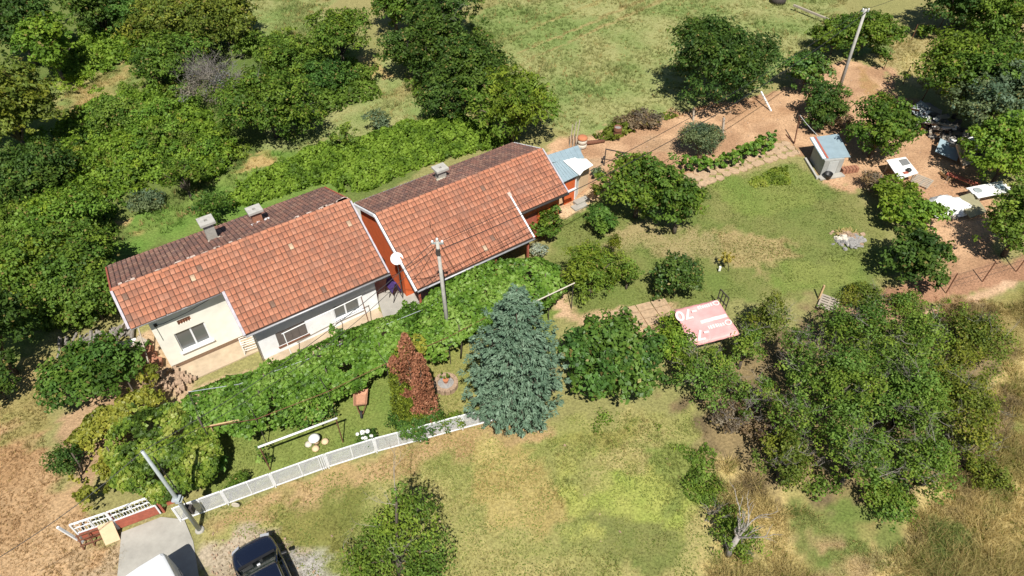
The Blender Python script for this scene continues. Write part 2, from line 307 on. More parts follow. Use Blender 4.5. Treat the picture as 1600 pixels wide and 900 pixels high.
# ------------------------------------------------------------------ foliage
rng = np.random.RandomState(11)
def unit(a): return a/np.maximum(np.linalg.norm(a, axis=1, keepdims=True), 1e-6)
def leaf_quads(c, nrm, L, W, d=None, fold=0.18):
    n = len(c); r = rng.normal(size=(n, 3))
    d = unit(r-(r*nrm).sum(1, keepdims=True)*nrm) if d is None else unit(d)
    s = np.cross(nrm, d); L = np.broadcast_to(np.asarray(L, float).reshape(-1, 1), (n, 1)); W = np.broadcast_to(np.asarray(W, float).reshape(-1, 1), (n, 1))
    V = np.empty((n, 4, 3)); V[:, 0] = c-d*L/2; V[:, 1] = c+s*W/2+nrm*W*fold; V[:, 2] = c+d*L/2; V[:, 3] = c-s*W/2+nrm*W*fold
    return V.reshape(-1, 3), np.arange(n*4).reshape(n, 4)
def palette(pal, t):
    pal = np.array(pal); t = np.clip(t, 0, 1)*(len(pal)-1); i = np.minimum(t.astype(int), len(pal)-2); f = (t-i)[:, None]
    return pal[i]*(1-f)+pal[i+1]*f
PAL = dict(
    mid=[(0.036,0.062,0.012),(0.075,0.115,0.022),(0.125,0.175,0.036)], dark=[(0.022,0.043,0.012),(0.044,0.076,0.020),(0.078,0.118,0.032)],
    olive=[(0.055,0.068,0.015),(0.105,0.122,0.025),(0.17,0.175,0.042)], bright=[(0.06,0.12,0.014),(0.115,0.205,0.024),(0.175,0.28,0.04)],
    grey=[(0.06,0.09,0.04),(0.115,0.16,0.075),(0.18,0.23,0.12)], yellow=[(0.11,0.13,0.018),(0.22,0.235,0.03),(0.34,0.32,0.05)],
    vine=[(0.036,0.085,0.012),(0.075,0.165,0.02),(0.12,0.23,0.033),(0.18,0.29,0.07)], spruce=[(0.055,0.105,0.065),(0.11,0.18,0.115),(0.19,0.27,0.185)],
    rust=[(0.15,0.06,0.035),(0.30,0.12,0.065),(0.42,0.21,0.12)], thuja=[(0.05,0.075,0.008),(0.13,0.165,0.014),(0.21,0.25,0.025)], plum=[(0.045,0.08,0.013),(0.095,0.15,0.027),(0.155,0.225,0.05)],
    willow=[(0.05,0.08,0.012),(0.10,0.14,0.024),(0.165,0.205,0.04)], fig=[(0.028,0.058,0.014),(0.055,0.10,0.023),(0.10,0.16,0.042)], dry=[(0.22,0.15,0.06),(0.38,0.28,0.11),(0.50,0.40,0.18)],
    brown=[(0.09,0.06,0.038),(0.17,0.125,0.075),(0.26,0.20,0.125)])
for k_ in ('bright', 'vine'):
    PAL[k_] = [(a*1.22, b*1.13, c*1.0) for a, b, c in PAL[k_]]
for k_ in ('mid','dark','olive','plum','willow','fig'):
    PAL[k_] = [(a*1.24, b*1.36, c*0.86) for a, b, c in PAL[k_]]
PAL['plum'] = [(a*0.98, b*0.92, c*1.1) for a, b, c in PAL['plum']]
def crown_leaves(lobes, n, L, W, pal, out=0.6, up=0.5, jit=0.6, shell=0.38, cl=34, spread=0.30, below=0.35, droop=0.0, gaps=0):
    """lobes: (x,y,z,r,rz) -> leaves gathered in twig-end clumps through the outer part of each lobe"""
    lobes = np.array(lobes); p = lobes[:, 3]**2; p /= p.sum(); nc = max(6, n//cl)
    li = rng.choice(len(lobes), nc, p=p); d = unit(rng.normal(size=(nc, 3)))
    flip = (d[:, 2] < -below) & (rng.rand(nc) < 0.8); d[flip, 2] *= -1
    q = lobes[li]; rr = 1-shell*rng.rand(nc)**1.2; spike = rng.rand(nc) < 0.22; rr[spike] = 1+0.42*rng.rand(spike.sum())
    bump = 1+0.18*np.sin(d[:, 0]*5+q[:, 0]*3)*np.sin(d[:, 1]*6+q[:, 1]*2+d[:, 2]*4)
    c = q[:, :3]+d*np.stack([q[:, 3], q[:, 3], q[:, 4]], 1)*(rr*bump)[:, None]
    ct = rng.rand(nc)*0.95+0.02; lt = rng.rand(len(lobes))*0.40-0.20; ct = ct+lt[li]
    cs = spread*(0.55+0.9*rng.rand(nc)); cs[spike] *= 0.7
    cnt = np.maximum(3, (cl*(cs/spread)**1.6).astype(int)); k = np.repeat(np.arange(nc), cnt)
    e = unit(rng.normal(size=(len(k), 3))); e[:, 2] = np.abs(e[:, 2])*np.where(rng.rand(len(k)) < 0.75, 1, -1)
    pos = c[k]+e*(cs[k]*(0.35+0.75*rng.rand(len(k))))[:, None]*np.array([1, 1, 0.75])
    nrm = unit(d[k]*out*0.6+e*0.55+np.array([0, 0, up])+rng.normal(size=(len(k), 3))*jit)
    keep = pos[:, 2] > 0.02; pos, nrm, k = pos[keep], nrm[keep], k[keep]
    dd = None
    if droop: dd = unit(d[k]*0.5+np.array([0, 0, -droop])+rng.normal(size=(len(k), 3))*0.5); dd = dd-(dd*nrm).sum(1, keepdims=True)*nrm
    lobe_t = rng.rand(len(lobes)); sz = 0.65+0.7*rng.rand(len(k))
    V, F = leaf_quads(pos, nrm, L*sz, W*sz, dd)
    t = ct[k]*0.85+rng.rand(len(k))*0.30-0.05
    C = palette(PAL[pal] if isinstance(pal, str) else pal, t); hue = (lobe_t[li][k]-0.5)[:, None]
    C = C*(1+hue*np.array([[0.34, 0.10, -0.30]])); old = rng.rand(len(k)) < 0.035; C[old] = np.array((0.20, 0.165, 0.05))*(0.6+0.8*rng.rand(old.sum(), 1))
    return V, F, np.repeat(C, 4, 0)
def make_lobes(r, z0, z1, n, flat=1.0, fr=(0.26, 0.52)):
    zc = (z0+z1)/2; rz = (z1-z0)/2; L = [(0, 0, zc, r*0.55, rz*0.66)]
    for i in range(n):
        a = 2*math.pi*(i+rng.rand()*0.9)/n*2.4; e = rng.rand()*1.7-0.6
        ce = math.cos(e); s = fr[0]+(fr[1]-fr[0])*rng.rand(); k = (0.98-s)*(0.75+0.33*rng.rand())
        z = max(zc+rz*k*math.sin(e)*1.15, rz*s*0.7)
        L.append((r*k*ce*math.cos(a), r*k*ce*math.sin(a), z, r*s, rz*s*(0.8+0.4*rng.rand())))
    return L
def limbs_mesh(lobes, h, r0, zt, lean=(0, 0), n=7):
    m = MB(); top = Vector((lean[0], lean[1], zt))
    m.tube([(0, 0, -0.1), (lean[0]*0.3, lean[1]*0.3, zt*0.5), top], [r0, r0*0.8, r0*0.62], 7)
    for q in lobes[:n+1]:
        e = Vector(q[:3]); mid = top.lerp(e, 0.5)+Vector((0, 0, 0.12*h*0.5))
        m.tube([top-Vector((0, 0, 0.1)), mid, e+Vector((0, 0, q[4]*0.3))], [r0*0.5, r0*0.3, r0*0.1], 5)
    return m
def twig_mesh(m, p, d, L, r, depth, rnd, spread=0.7):
    """recursive bare branch"""
    p = Vector(p); d = Vector(d).normalized(); pts = [p]; rad = [r]; q = p; dd = d.copy()
    for i in range(3):
        dd = (dd+Vector((rnd.uniform(-1, 1), rnd.uniform(-1, 1), rnd.uniform(-0.6, 0.8)))*0.28).normalized()
        q = q+dd*L/3; pts.append(q); rad.append(r*(1-0.25*(i+1)))
    m.tube(pts, rad, 4 if depth < 2 else 6, cap=False)
    if depth > 0:
        for k in range(3):
            t = pts[1+k] if k < 3 else q
            nd = (dd+Vector((rnd.uniform(-1, 1), rnd.uniform(-1, 1), rnd.uniform(-0.7, 0.9)))*spread).normalized()
            twig_mesh(m, t, nd, L*rnd.uniform(0.5, 0.75), r*0.55, depth-1, rnd, spread)
rnd = random.Random(4)
NTRI = [0]
def plant(name, label, cat, cu, cv, rpx, h, pal='mid', z0=None, L=None, dens=1.0, group=None, lobes=None, trunk=True, ry=1.0, mat_='leaf', wide=0.55, dead=0, nl=None, ragged=0, **kw):
    """crown centre at survey pixel (cu, cv), half width rpx pixels, height h metres"""
    bush = z0 is None; zb = 0.0 if bush else z0
    zc = (zb+h)/2; c = P(cu, cv, zc); dist = (Vector((0, 0, CAM_H))-c).length; r = rpx*dist/CAM_F*1.06
    base = Vector((c.x, c.y, 0)); root = thing(name, base, label, cat, group)
    if lobes is None:
        lobes = make_lobes(r, zb*0.9+0.05, h, nl or int(9+r*3.0))
        sx_, sy_ = rng.uniform(0.9, 1.12), rng.uniform(0.85, 1.1); lobes = [(a*sx_, b*ry*sy_, z, s, sz) for a, b, z, s, sz in lobes]
        if ragged: lobes = [(a*1.05, b, z, s*0.78, sz*0.8) for a, b, z, s, sz in lobes[1:]]+[(0, 0, h*0.45, r*0.4, h*0.25), (0.1*r, 0.15*r, h*0.93, r*0.26, h*0.13), (0.12*r, 0.1*r, h*0.78, r*0.33, h*0.13)]
    L = (L or (0.17+0.0022*dist))*0.84
    area = sum(q[3]*q[3] for q in lobes)*4*math.pi*0.55
    n = int(min(22000, area*0.84/(L*L*wide*0.5)*dens)); NTRI[0] += n*2
    V, F, C = crown_leaves(lobes, n, L, L*wide, pal, spread=kw.pop('spread', 0.16+0.10*r**0.8), **kw)
    obj("foliage" if bush else "crown", np_mesh(name+"_leaves", V, F, C), M[mat_], root)
    if trunk:
        r0 = max(0.04, min(0.2, 0.035*h+0.01*r)) if not bush else 0.05
        limbs_mesh(lobes, h, r0, max(zb*0.9, h*0.22), n=8).build("trunk" if not bush else "stem", M['bark'], root, True)
    if dead:
        m = MB()
        for i in range(dead):
            q = lobes[rnd.randrange(len(lobes))]; a = rnd.uniform(0, 6.28)
            twig_mesh(m, (q[0]*0.9, q[1]*0.9, max(0.3, q[2]+q[4]*0.2)), (math.cos(a), math.sin(a)-0.3, 0.8), r*rnd.uniform(0.3, 0.5), 0.015, 3, rnd, 0.9)
        m.build("dead_twigs", M['deadwood'], root)["kind"] = "stuff"
    return root
def leaf_sheet(name, poly, zf, n, L, pal, parent=None, wide=0.85, up=0.9, jit=0.65, mat_='leaf', thick=0.15, edge=None, tnoise=0.6, off=(0, 0, 0), holes=0.0):
    """leaves laid over the height field zf inside poly (world xy)"""
    px = np.array([p[0] for p in poly]); py = np.array([p[1] for p in poly])
    X = np.empty(0); Y = np.empty(0)
    while len(X) < n:
        x = rng.uniform(px.min(), px.max(), n*2); y = rng.uniform(py.min(), py.max(), n*2)
        wx = (fbm(x*1.1+9, y*1.1, 3)-0.5)*1.3; wy = (fbm(x*1.1+70, y*1.1+5, 3)-0.5)*1.3
        k = pip(x+wx, y+wy, poly)
        if holes: k &= fbm(x*1.3+21, y*1.3+44, 4)+0.12*rng.rand(len(x)) > holes
        X = np.concatenate([X, x[k]]); Y = np.concatenate([Y, y[k]])
    X, Y = X[:n], Y[:n]; Z = zf(X, Y)-thick*rng.rand(n)**2
    e = 0.15; gxx = (zf(X+e, Y)-zf(X-e, Y))/(2*e); gyy = (zf(X, Y+e)-zf(X, Y-e))/(2*e)
    nrm = unit(np.stack([-gxx, -gyy, np.full(n, up)], 1)); nrm = unit(nrm+rng.normal(size=(n, 3))*jit)
    sz = 0.65+0.7*rng.rand(n); V, F = leaf_quads(np.stack([X, Y, Z], 1)-np.array(off), nrm, L*sz, L*wide*sz)
    t = fbm(X*1.4+31, Y*1.4+8, 4); t = 0.5+(t-0.5)*tnoise*2.2+(rng.rand(n)-0.5)*0.55
    C = np.repeat(palette(PAL[pal] if isinstance(pal, str) else pal, t), 4, 0); NTRI[0] += n*2
    return obj(name, np_mesh(name, V, F, C), M[mat_], parent)
def grass_blades(name, polys, n, h, wd, bright=1.15, pal=None, lean=0.6, tuft=6, mixp=0.0):
    X = np.empty(0); Y = np.empty(0)
    areas = []
    for poly in polys:
        a = abs(sum(poly[i][0]*poly[(i+1) % len(poly)][1]-poly[(i+1) % len(poly)][0]*poly[i][1] for i in range(len(poly))))/2; areas.append(a)
    for poly, a in zip(polys, areas):
        k = int(n*a/sum(areas)/tuft); px = [p[0] for p in poly]; py = [p[1] for p in poly]
        x = rng.uniform(min(px), max(px), k*4); y = rng.uniform(min(py), max(py), k*4); q = pip(x+(fbm(x*0.5, y*0.5+40, 3)-0.5)*4, y+(fbm(x*0.5+80, y*0.5, 3)-0.5)*4, poly)
        X = np.concatenate([X, x[q][:k]]); Y = np.concatenate([Y, y[q][:k]])
    C0 = gcol(X, Y); hn = np.clip((fbm(X*0.45+5, Y*0.45+3, 4)-0.28)*2.6, 0.12, 1.4); td = unit(np.concatenate([rng.normal(size=(len(X), 2)), np.zeros((len(X), 1))], 1))
    k = np.repeat(np.arange(len(X)), tuft); m = len(k)
    x = X[k]+rng.normal(size=m)*h*0.22; y = Y[k]+rng.normal(size=m)*h*0.22
    hh = h*hn[k]*(0.5+0.8*rng.rand(m)); d = td[k]*lean*0.6+np.concatenate([rng.normal(size=(m, 2))*lean*0.7, np.zeros((m, 1))], 1)
    b = np.stack([x, y, np.full(m, -0.06)], 1); s = unit(np.concatenate([rng.normal(size=(m, 2)), np.zeros((m, 1))], 1))*wd
    V = np.stack([b-s/2, b+s/2, b+d*hh[:, None]+np.stack([np.zeros(m), np.zeros(m), hh+0.05], 1)], 1).reshape(-1, 3)
    C = C0[k]*(bright*(0.72+0.5*rng.rand(m)))[:, None]
    if pal is not None and mixp:
        q = rng.rand(len(X))[k] < mixp; C[q] = palette(PAL[pal], rng.rand(q.sum()))
    NTRI[0] += m
    o = obj(name, np_mesh(name, V, np.arange(m*3).reshape(m, 3), np.repeat(C, 3, 0)), M['blade']); o["kind"] = "stuff"; return o

# ------------------------------------------------------------------ roof tiles
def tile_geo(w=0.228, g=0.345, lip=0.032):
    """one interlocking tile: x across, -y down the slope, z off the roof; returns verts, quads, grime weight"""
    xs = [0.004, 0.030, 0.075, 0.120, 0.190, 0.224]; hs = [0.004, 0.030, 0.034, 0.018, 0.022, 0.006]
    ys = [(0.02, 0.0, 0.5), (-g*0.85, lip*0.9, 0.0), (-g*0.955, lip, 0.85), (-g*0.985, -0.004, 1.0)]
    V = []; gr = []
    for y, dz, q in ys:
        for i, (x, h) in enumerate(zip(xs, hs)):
            V.append((x, y, h*(1 if dz >= 0 else 0)+dz)); gr.append(max(q, 0.85 if i in (0, 5) else 0.0))  # edge weight: lip and side channels take the painted joint darkness
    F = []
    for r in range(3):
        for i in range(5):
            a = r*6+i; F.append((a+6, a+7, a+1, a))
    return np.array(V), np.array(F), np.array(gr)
TV, TF, TG = tile_geo()
FRESH = np.array((0.425, 0.187, 0.115))+0.75*(-np.array((0.435, 0.200, 0.130))+np.array([(0.465,0.205,0.125),(0.45,0.19,0.113),(0.435,0.178,0.105),(0.48,0.22,0.14),(0.42,0.172,0.105),(0.455,0.20,0.123),(0.39,0.16,0.10),(0.44,0.182,0.11),(0.31,0.14,0.092),(0.465,0.22,0.145)]))
OLD = np.array([(0.22,0.115,0.088),(0.19,0.105,0.082),(0.25,0.125,0.092),(0.165,0.095,0.08),(0.27,0.155,0.115)])
SHADE_GRIME = np.array((0.085, 0.042, 0.03)); SHADE_GRIME_OLD = np.array((0.045, 0.028, 0.025))  # dark row and column lines: gap shade and dirt painted into tile edges
def tile_cols(c, shade_grime=SHADE_GRIME): return c[None]*(1-TG[:, None])+shade_grime[None]*TG[:, None]
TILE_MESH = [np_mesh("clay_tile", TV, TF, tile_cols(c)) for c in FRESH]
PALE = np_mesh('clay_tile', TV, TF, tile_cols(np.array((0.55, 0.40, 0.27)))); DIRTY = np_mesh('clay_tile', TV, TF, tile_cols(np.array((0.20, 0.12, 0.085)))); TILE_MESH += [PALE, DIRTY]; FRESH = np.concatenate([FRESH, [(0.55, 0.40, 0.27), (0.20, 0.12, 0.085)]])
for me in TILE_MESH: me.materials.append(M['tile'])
def lay_tiles(roof, zr, slope, rows_x, y0, y1, back=False, n_single=0, old=False, lift=0.0, worn=None, budget=None, name="tile"):
    """tiles between local |y| = y0..y1; rows_x(ymid) -> (x0, x1). Singles: those lowest on the slope (nearest the camera)."""
    a = math.atan(slope); L = (y1-y0)/math.cos(a); n = max(1, round(L/0.34)); g = L/n
    items = []
    for i in range(n):
        s = i*g; y = y0+s*math.cos(a); z = zr-slope*y+lift; zs = y; x0, x1 = rows_x(y+0.5*g*math.cos(a))
        k = max(1, round((x1-x0)/0.228)); wx = (x1-x0)/k
        for j in range(k): items.append((i, x0+j*wx, y, z, wx/0.228, g/0.34))
    items.sort(key=lambda t: -t[0])
    JV = []; JF = []; JC = []; count = 0
    rz = Matrix.Rotation(math.pi, 4, 'Z') if back else Matrix.Identity(4)
    for i, x, y, z, kx, kg in items:
        yy = y if back else -y
        nz = float(fbm(np.array([x*0.5+zr*3]), np.array([y*0.6+slope*9]), 3)[0])
        ci = int(rng.randint(0, 6)) if nz < 0.50+0.12*rng.rand() else int(rng.randint(4, 10))
        if worn and rng.rand() < worn(x, y): ci = int(rng.choice([6, 8, 8, 4]))
        if rng.rand() < 0.004: ci = 10
        elif rng.rand() < 0.012: ci = 11
        R = rz @ Matrix.Rotation(a, 4, 'X')
        z2 = z+0.03*(float(fbm(np.array([x*0.35+zr]), np.array([y*0.5]), 2)[0])-0.45)
        R = Matrix.Translation((x+(0.228*kx if back else 0)+rng.normal()*0.004, yy+rng.normal()*0.004, z2+0.012)) @ R @ Matrix.Rotation(rng.normal()*0.012, 4, 'Z') @ Matrix.Diagonal((kx, kg, 1, 1))
        if count < n_single and not old:
            o = bpy.data.objects.new(name, TILE_MESH[ci]); sc.collection.objects.link(o); o.parent = roof; o.matrix_local = R; count += 1
        else:
            A = np.array(R); JF.append(TF+len(JV)*len(TV)); JV.append(TV@A[:3, :3].T+A[:3, 3])
            if old:
                c = OLD[rng.randint(0, 5)]*(0.75+0.6*nz); JC.append(tile_cols(c, SHADE_GRIME_OLD))
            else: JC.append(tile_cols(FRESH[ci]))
    if JV:
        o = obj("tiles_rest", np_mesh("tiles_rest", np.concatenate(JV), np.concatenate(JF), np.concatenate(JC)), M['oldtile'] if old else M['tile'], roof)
        o.name = "weathered_tile_field" if old else "tile_field"; o["kind"] = "stuff"
    return count
def ridge_row(roof, x0, x1, z, cols=FRESH):
    n = int((x1-x0)/0.37); g = (x1-x0)/n; ts = np.linspace(-1.35, 1.35, 7); V = []; G = []
    for xx, r, q in ((0, 0.115, 0.6), (0.03, 0.12, 0), (0.34, 0.105, 0.1), (0.365, 0.105, 0.8)):
        for t in ts: V.append((xx, r*math.sin(t), r*math.cos(t)-0.05)); G.append(q)
    F = [(r*7+i+1, r*7+i, r*7+7+i, r*7+8+i) for r in range(3) for i in range(6)]; G = np.array(G)[:, None]
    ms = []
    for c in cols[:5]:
        me = np_mesh("ridge_tile", V, F, (c*0.95)[None]*(1-G)+SHADE_GRIME[None]*G, True); me.materials.append(M['tile']); ms.append(me)
    for i in range(n):
        o = bpy.data.objects.new("ridge_tile", ms[rng.randint(0, 5)]); sc.collection.objects.link(o); o.parent = roof
        o.location = (x0+i*g, rng.normal()*0.006, z+0.035+rng.normal()*0.005); o.rotation_euler = (0, rng.normal()*0.01, rng.normal()*0.02)
def wall_y(m, x0, x1, z0, z1, y, th, holes=()):
    """wall facing -y at plane y with rectangular openings (x0,x1,z0,z1)"""
    xs = sorted({x0, x1, *[h[0] for h in holes], *[h[1] for h in holes]}); zs = sorted({z0, z1, *[h[2] for h in holes], *[h[3] for h in holes]})
    for a, b in zip(xs, xs[1:]):
        for c, d in zip(zs, zs[1:]):
            if any(h[0] <= a and b <= h[1] and h[2] <= c and d <= h[3] for h in holes): continue
            m.box((a, y, c), (b, y+th, d))
def gable(m, x, th, yz):
    n = len(yz); vs = [(x, y, z) for y, z in yz]+[(x+th, y, z) for y, z in yz]
    m.add(vs, [tuple(range(n))[::-1], tuple(range(n, 2*n))]+[(i, (i+1) % n, n+(i+1) % n, n+i) for i in range(n)])
def window(house, x0, x1, z0, z1, y, split, glassmat='glass', sill=True, depth=0.12):
    fr = MB(); t = 0.06
    fr.box((x0, y+depth-0.03, z0), (x0+t, y+depth+0.03, z1)); fr.box((x1-t, y+depth-0.03, z0), (x1, y+depth+0.03, z1))
    fr.box((x0+t, y+depth-0.03, z1-t), (x1-t, y+depth+0.03, z1)); fr.box((x0+t, y+depth-0.03, z0), (x1-t, y+depth+0.03, z0+t))
    xm = x0+(x1-x0)*split; fr.box((xm-t*0.7, y+depth-0.028, z0+t), (xm+t*0.7, y+depth+0.028, z1-t))
    wn = fr.build("window", M['whitepaint'], house)
    for a, b in ((x0+t, xm-t*0.7), (xm+t*0.7, x1-t)):
        g = MB(); g.box((a, y+depth-0.006, z0+t), (b, y+depth+0.006, z1-t)); g.build("pane", M['glass'], wn)
        g = MB(); g.box((a, y+depth+0.09, z0+t+0.02), (b, y+depth+0.1, z1-0.25)); g.build("blind", M['blind'], wn)
    if sill:
        s = MB(); s.box((x0-0.10, y-0.13, z0-0.06), (x1+0.10, y+depth, z0-0.004)); s.build("sill", M['whitepaint'], wn)
    return wn

# ------------------------------------------------------------------ the white house (front)
TH = math.radians(34.3)
H1 = thing("white_house", (-18.59, 23.07, 0), "white plastered house with orange tiled roof, two chimneys and a stepped front", "house", None, TH)
ZR, SF, SB = 4.8, 0.60, 0.42
XS = 4.35
Y1, Y2 = -1.25, -3.2
m = MB()
wall_y(m, 0.72, XS+0.45, -0.08, 3.86, Y1, 0.22, [(1.50, 2.98, 0.55, 1.88), (1.88, 2.51, 2.33, 2.63)])
gable(m, 0.72, 0.22, [(Y1+0.22, -0.5), (3.6, -0.5), (3.6, ZR-SB*3.6-0.14), (0, ZR-0.14), (Y1+0.22, ZR+SF*(Y1+0.22)-0.14)])
m.build("wall", M['cream'], H1)
m = MB(); wall_y(m, 4.8, 11.4, -0.38, 2.66, Y2, 0.22, [(8.90, 10.38, 0.12, 1.09), (5.74, 7.32, 0.05, 1.04)])
gable(m, 4.8, 0.22, [(Y2+0.22, -0.5), (Y1, -0.5), (Y1, ZR+SF*Y1-0.14), (Y2+0.22, ZR+SF*(Y2+0.22)-0.14)])
gable(m, 11.18, 0.22, [(Y2+0.22, -0.5), (3.38, -0.5), (3.38, ZR-SB*3.38-0.14), (0, ZR-0.14), (Y2+0.22, ZR+SF*(Y2+0.22)-0.14)])
wall_y(m, 0.94, 11.4, -0.3, 3.1, 3.38, 0.22); m.build("wall", M['white'], H1)
m = MB(); m.box((0.75, Y1+0.03, -0.5), (4.8, Y1+0.2, -0.08)); m.box((4.83, Y2+0.03, -0.5), (11.38, Y2+0.2, -0.38)); m.build("plinth", M['plinth'], H1)
wbox("interior", M['dark'], H1, (1.2, -0.9, 0.0), (10.9, 3.2, 3.0)); wbox("interior", M['dark'], H1, (5.1, -2.9, -0.1), (11.1, -0.95, 2.2))
window(H1, 1.50, 2.98, 0.55, 1.88, Y1, 0.52); window(H1, 8.90, 10.38, 0.12, 1.09, Y2, 0.45, depth=0.08)
v = MB(); v.box((1.88, Y1+0.06, 2.33), (2.51, Y1+0.10, 2.63)); vo = v.build("vent", M['brick'], H1)
for k in range(5):
    b = MB(); b.box((1.90+k*0.12, Y1, 2.34), (1.95+k*0.12, Y1+0.055, 2.62)); b.build("vent_bar", M['rust'], vo)
s = MB(); s.box((5.74, Y2+0.05, 0.05), (7.32, Y2+0.11, 1.04)); sh = s.build("shutter", M['board'], H1)
for k in range(4):
    b = MB(); b.box((5.76+k*0.39, Y2+0.02, 0.07), (6.12+k*0.39, Y2+0.048, 1.02)); b.build("board", M['board'], sh)
b = MB(); b.box((5.68, Y2-0.08, -0.02), (7.38, Y2+0.09, 0.045)); b.build("shutter_sill", M['rust'], sh)
m = MB()
m.prism([(0, 0, ZR), (12.0, 0, ZR), (12.0, 4.1, ZR-SB*4.1), (0, 4.1, ZR-SB*4.1)], -0.13, -0.012)
m.prism([(0, -0.004, ZR), (XS, -0.004, ZR), (XS, -1.70, ZR-SF*1.70), (0, -1.70, ZR-SF*1.70)], -0.13, -0.012)
m.prism([(XS+0.002, -0.004, ZR), (12.0, -0.004, ZR), (12.0, -3.85, ZR-SF*3.85), (XS+0.002, -3.85, ZR-SF*3.85)], -0.13, -0.012)
roof1 = m.build("roof", M['underlay'], H1)
wornA = lambda x, y: 0.12+0.25*(x > 9)*(y > 1.5)+0.2*(y > 3.2)+0.2*(x > 2.6)*(x < 4.4)*(y > 0.8)
lay_tiles(roof1, ZR, SF, lambda y: (0.03, 11.97) if y < 1.70 else (XS+0.03, 11.97), 0.05, 3.88, n_single=300, worn=wornA)
lay_tiles(roof1, ZR, SB, lambda y: (0.03, 11.97), 0.05, 4.12, back=True, old=True)
ridge_row(roof1, 0.0, 12.0, ZR)
m = MB()
for k in range(34):
    x = rnd.uniform(0.2, 11.8); sx = rnd.uniform(0.05, 0.16)
    m.obox((x, rnd.uniform(0.10, 0.24), ZR-0.03), (sx, 0, 0), (0, rnd.uniform(0.03, 0.09), 0), (0, 0, 0.03))
for k in range(14):
    m.obox((11.4+rnd.uniform(-0.5, 0.5), rnd.uniform(0.05, 0.35), ZR-0.04), (rnd.uniform(0.06, 0.2), 0, 0), (0, rnd.uniform(0.05, 0.1), 0), (0, 0, 0.04))
m.build("ridge_mortar", M['mortar'], roof1)["kind"] = "stuff"
def verge(parent, x, y0, y1, zr, s, mat_, w=0.12, h=0.16, name="barge_board", lift=0.0):
    m = MB(); m.beam((x, y0, zr-s*abs(y0)-0.05+lift), (x, y1, zr-s*abs(y1)-0.05+lift), w, h); return m.build(name, mat_, parent)
verge(H1, -0.05, -0.02, -1.74, ZR, SF, M['lilac'], 0.11, 0.18); verge(H1, XS-0.04, -1.74, -3.86, ZR, SF, M['lilac'], 0.13, 0.18)
verge(H1, 12.05, -0.05, -3.86, ZR, SF, M['lilac'], 0.09, 0.16); verge(H1, -0.05, 0.05, 4.1, ZR, SB, M['red'], 0.08, 0.16)
verge(H1, 12.05, 0.0, 4.1, ZR, SB, M['red'], 0.08, 0.16)
def gutter(parent, x0, x1, y, z, mat_='gutter'):
    m = MB(); m.tube([(x0, y, z), (x1, y, z-0.03)], 0.055, 8); return m.build("gutter", M[mat_], parent, True)
gutter(H1, -0.02, XS-0.15, -1.76, ZR-SF*1.76-0.07); gutter(H1, XS, 12.1, -3.91, ZR-SF*3.91-0.08); gutter(H1, 0, 12, 4.17, ZR-SB*4.17-0.03)
m = MB(); m.tube([(4.70, -3.86, 2.3), (4.74, -3.27, 2.0), (4.74, -3.27, -0.35)], 0.045, 7); m.build("downpipe", M['whitepaint'], H1, True)
m = MB(); m.tube([(0.95, Y1-0.02, 2.9), (1.3, Y1-0.02, 2.82), (2.4, Y1-0.03, 2.9), (3.4, Y1-0.03, 3.1), (4.6, Y1-0.03, 3.4)], 0.012, 5)
m.tube([(0.95, Y1-0.02, 2.9), (0.97, Y1-0.02, 1.8)], 0.010, 5); m.box((0.9, Y1-0.05, 2.82), (1.05, Y1+0.0, 3.0)); m.build("cable_run", M['cable'], H1)
def chimney(house, x, y, zb, zt, mat_, sx=0.5, sy=0.46, cap=True, flash=True):
    m = MB(); m.box((x-sx/2, y-sy/2, zb-0.3), (x+sx/2, y+sy/2, zt)); ch = m.build("chimney", M[mat_], house)
    # proud courses of brick
    k = 0; z = zb-0.05
    while z < zt-0.06:
        for s0, s1 in ((-0.5, 0.0), (0.02, 0.5)):
            o = (k % 2)*0.12-0.06; b = MB()
            b.box((x+sx*(s0)+(0.01 if s0 < 0 else o*0.3), y-sy/2-0.012, z), (x+sx*s1-0.01, y-sy/2+0.02, z+0.085)); b.build("brick", M[mat_], ch)
        z += 0.1; k += 1
    if cap:
        w = sx*0.78; m = MB(); d = sy*0.82
        m.box((x-w, y-d, zt), (x-0.08, y+d, zt+0.13)); m.box((x+0.08, y-d, zt), (x+w, y+d, zt+0.13))
        m.box((x-0.08, y-d, zt), (x+0.08, y-0.08, zt+0.13)); m.box((x-0.08, y+0.08, zt), (x+0.08, y+d, zt+0.13)); m.build("cap", M['concrete'], ch)
        m = MB(); m.box((x-0.079, y-0.079, zt-0.1), (x+0.079, y+0.079, zt+0.02)); m.build("flue", M['dark'], ch)
    if flash:
        m = MB()
        for q in range(13):
            m.obox((x+rnd.uniform(-0.45, 0.5), y-sy/2-rnd.uniform(0.02, 0.3), zb+0.13+rnd.uniform(0, .05)), (rnd.uniform(0.05, 0.14), 0, 0), (0, rnd.uniform(0.04, 0.09), -0.02), (0, 0, 0.03))
        m.build("mortar_flashing", M['ceramic'] if mat_ != 'brick' else M['whitepaint'], ch)
    return ch
chimney(H1, 5.12, 2.15, ZR-SB*2.15, 5.02, 'paleconcrete'); chimney(H1, 7.55, 2.2, ZR-SB*2.2, 4.62, 'brick', 0.5, 0.4)
s = MB(); s.box((4.86, -5.0, -0.6), (11.3, Y2-0.02, -0.34)); s.box((0.75, -2.5, -0.6), (4.8, Y1-0.02, -0.31)); o = s.build("pavement", mat("tan concrete", (0.44, 0.345, 0.24), 0.95, 0.25, 1.5, bump=0.01), None); o.location = H1.location; o.rotation_euler = (0, 0, TH); o["kind"] = "structure"

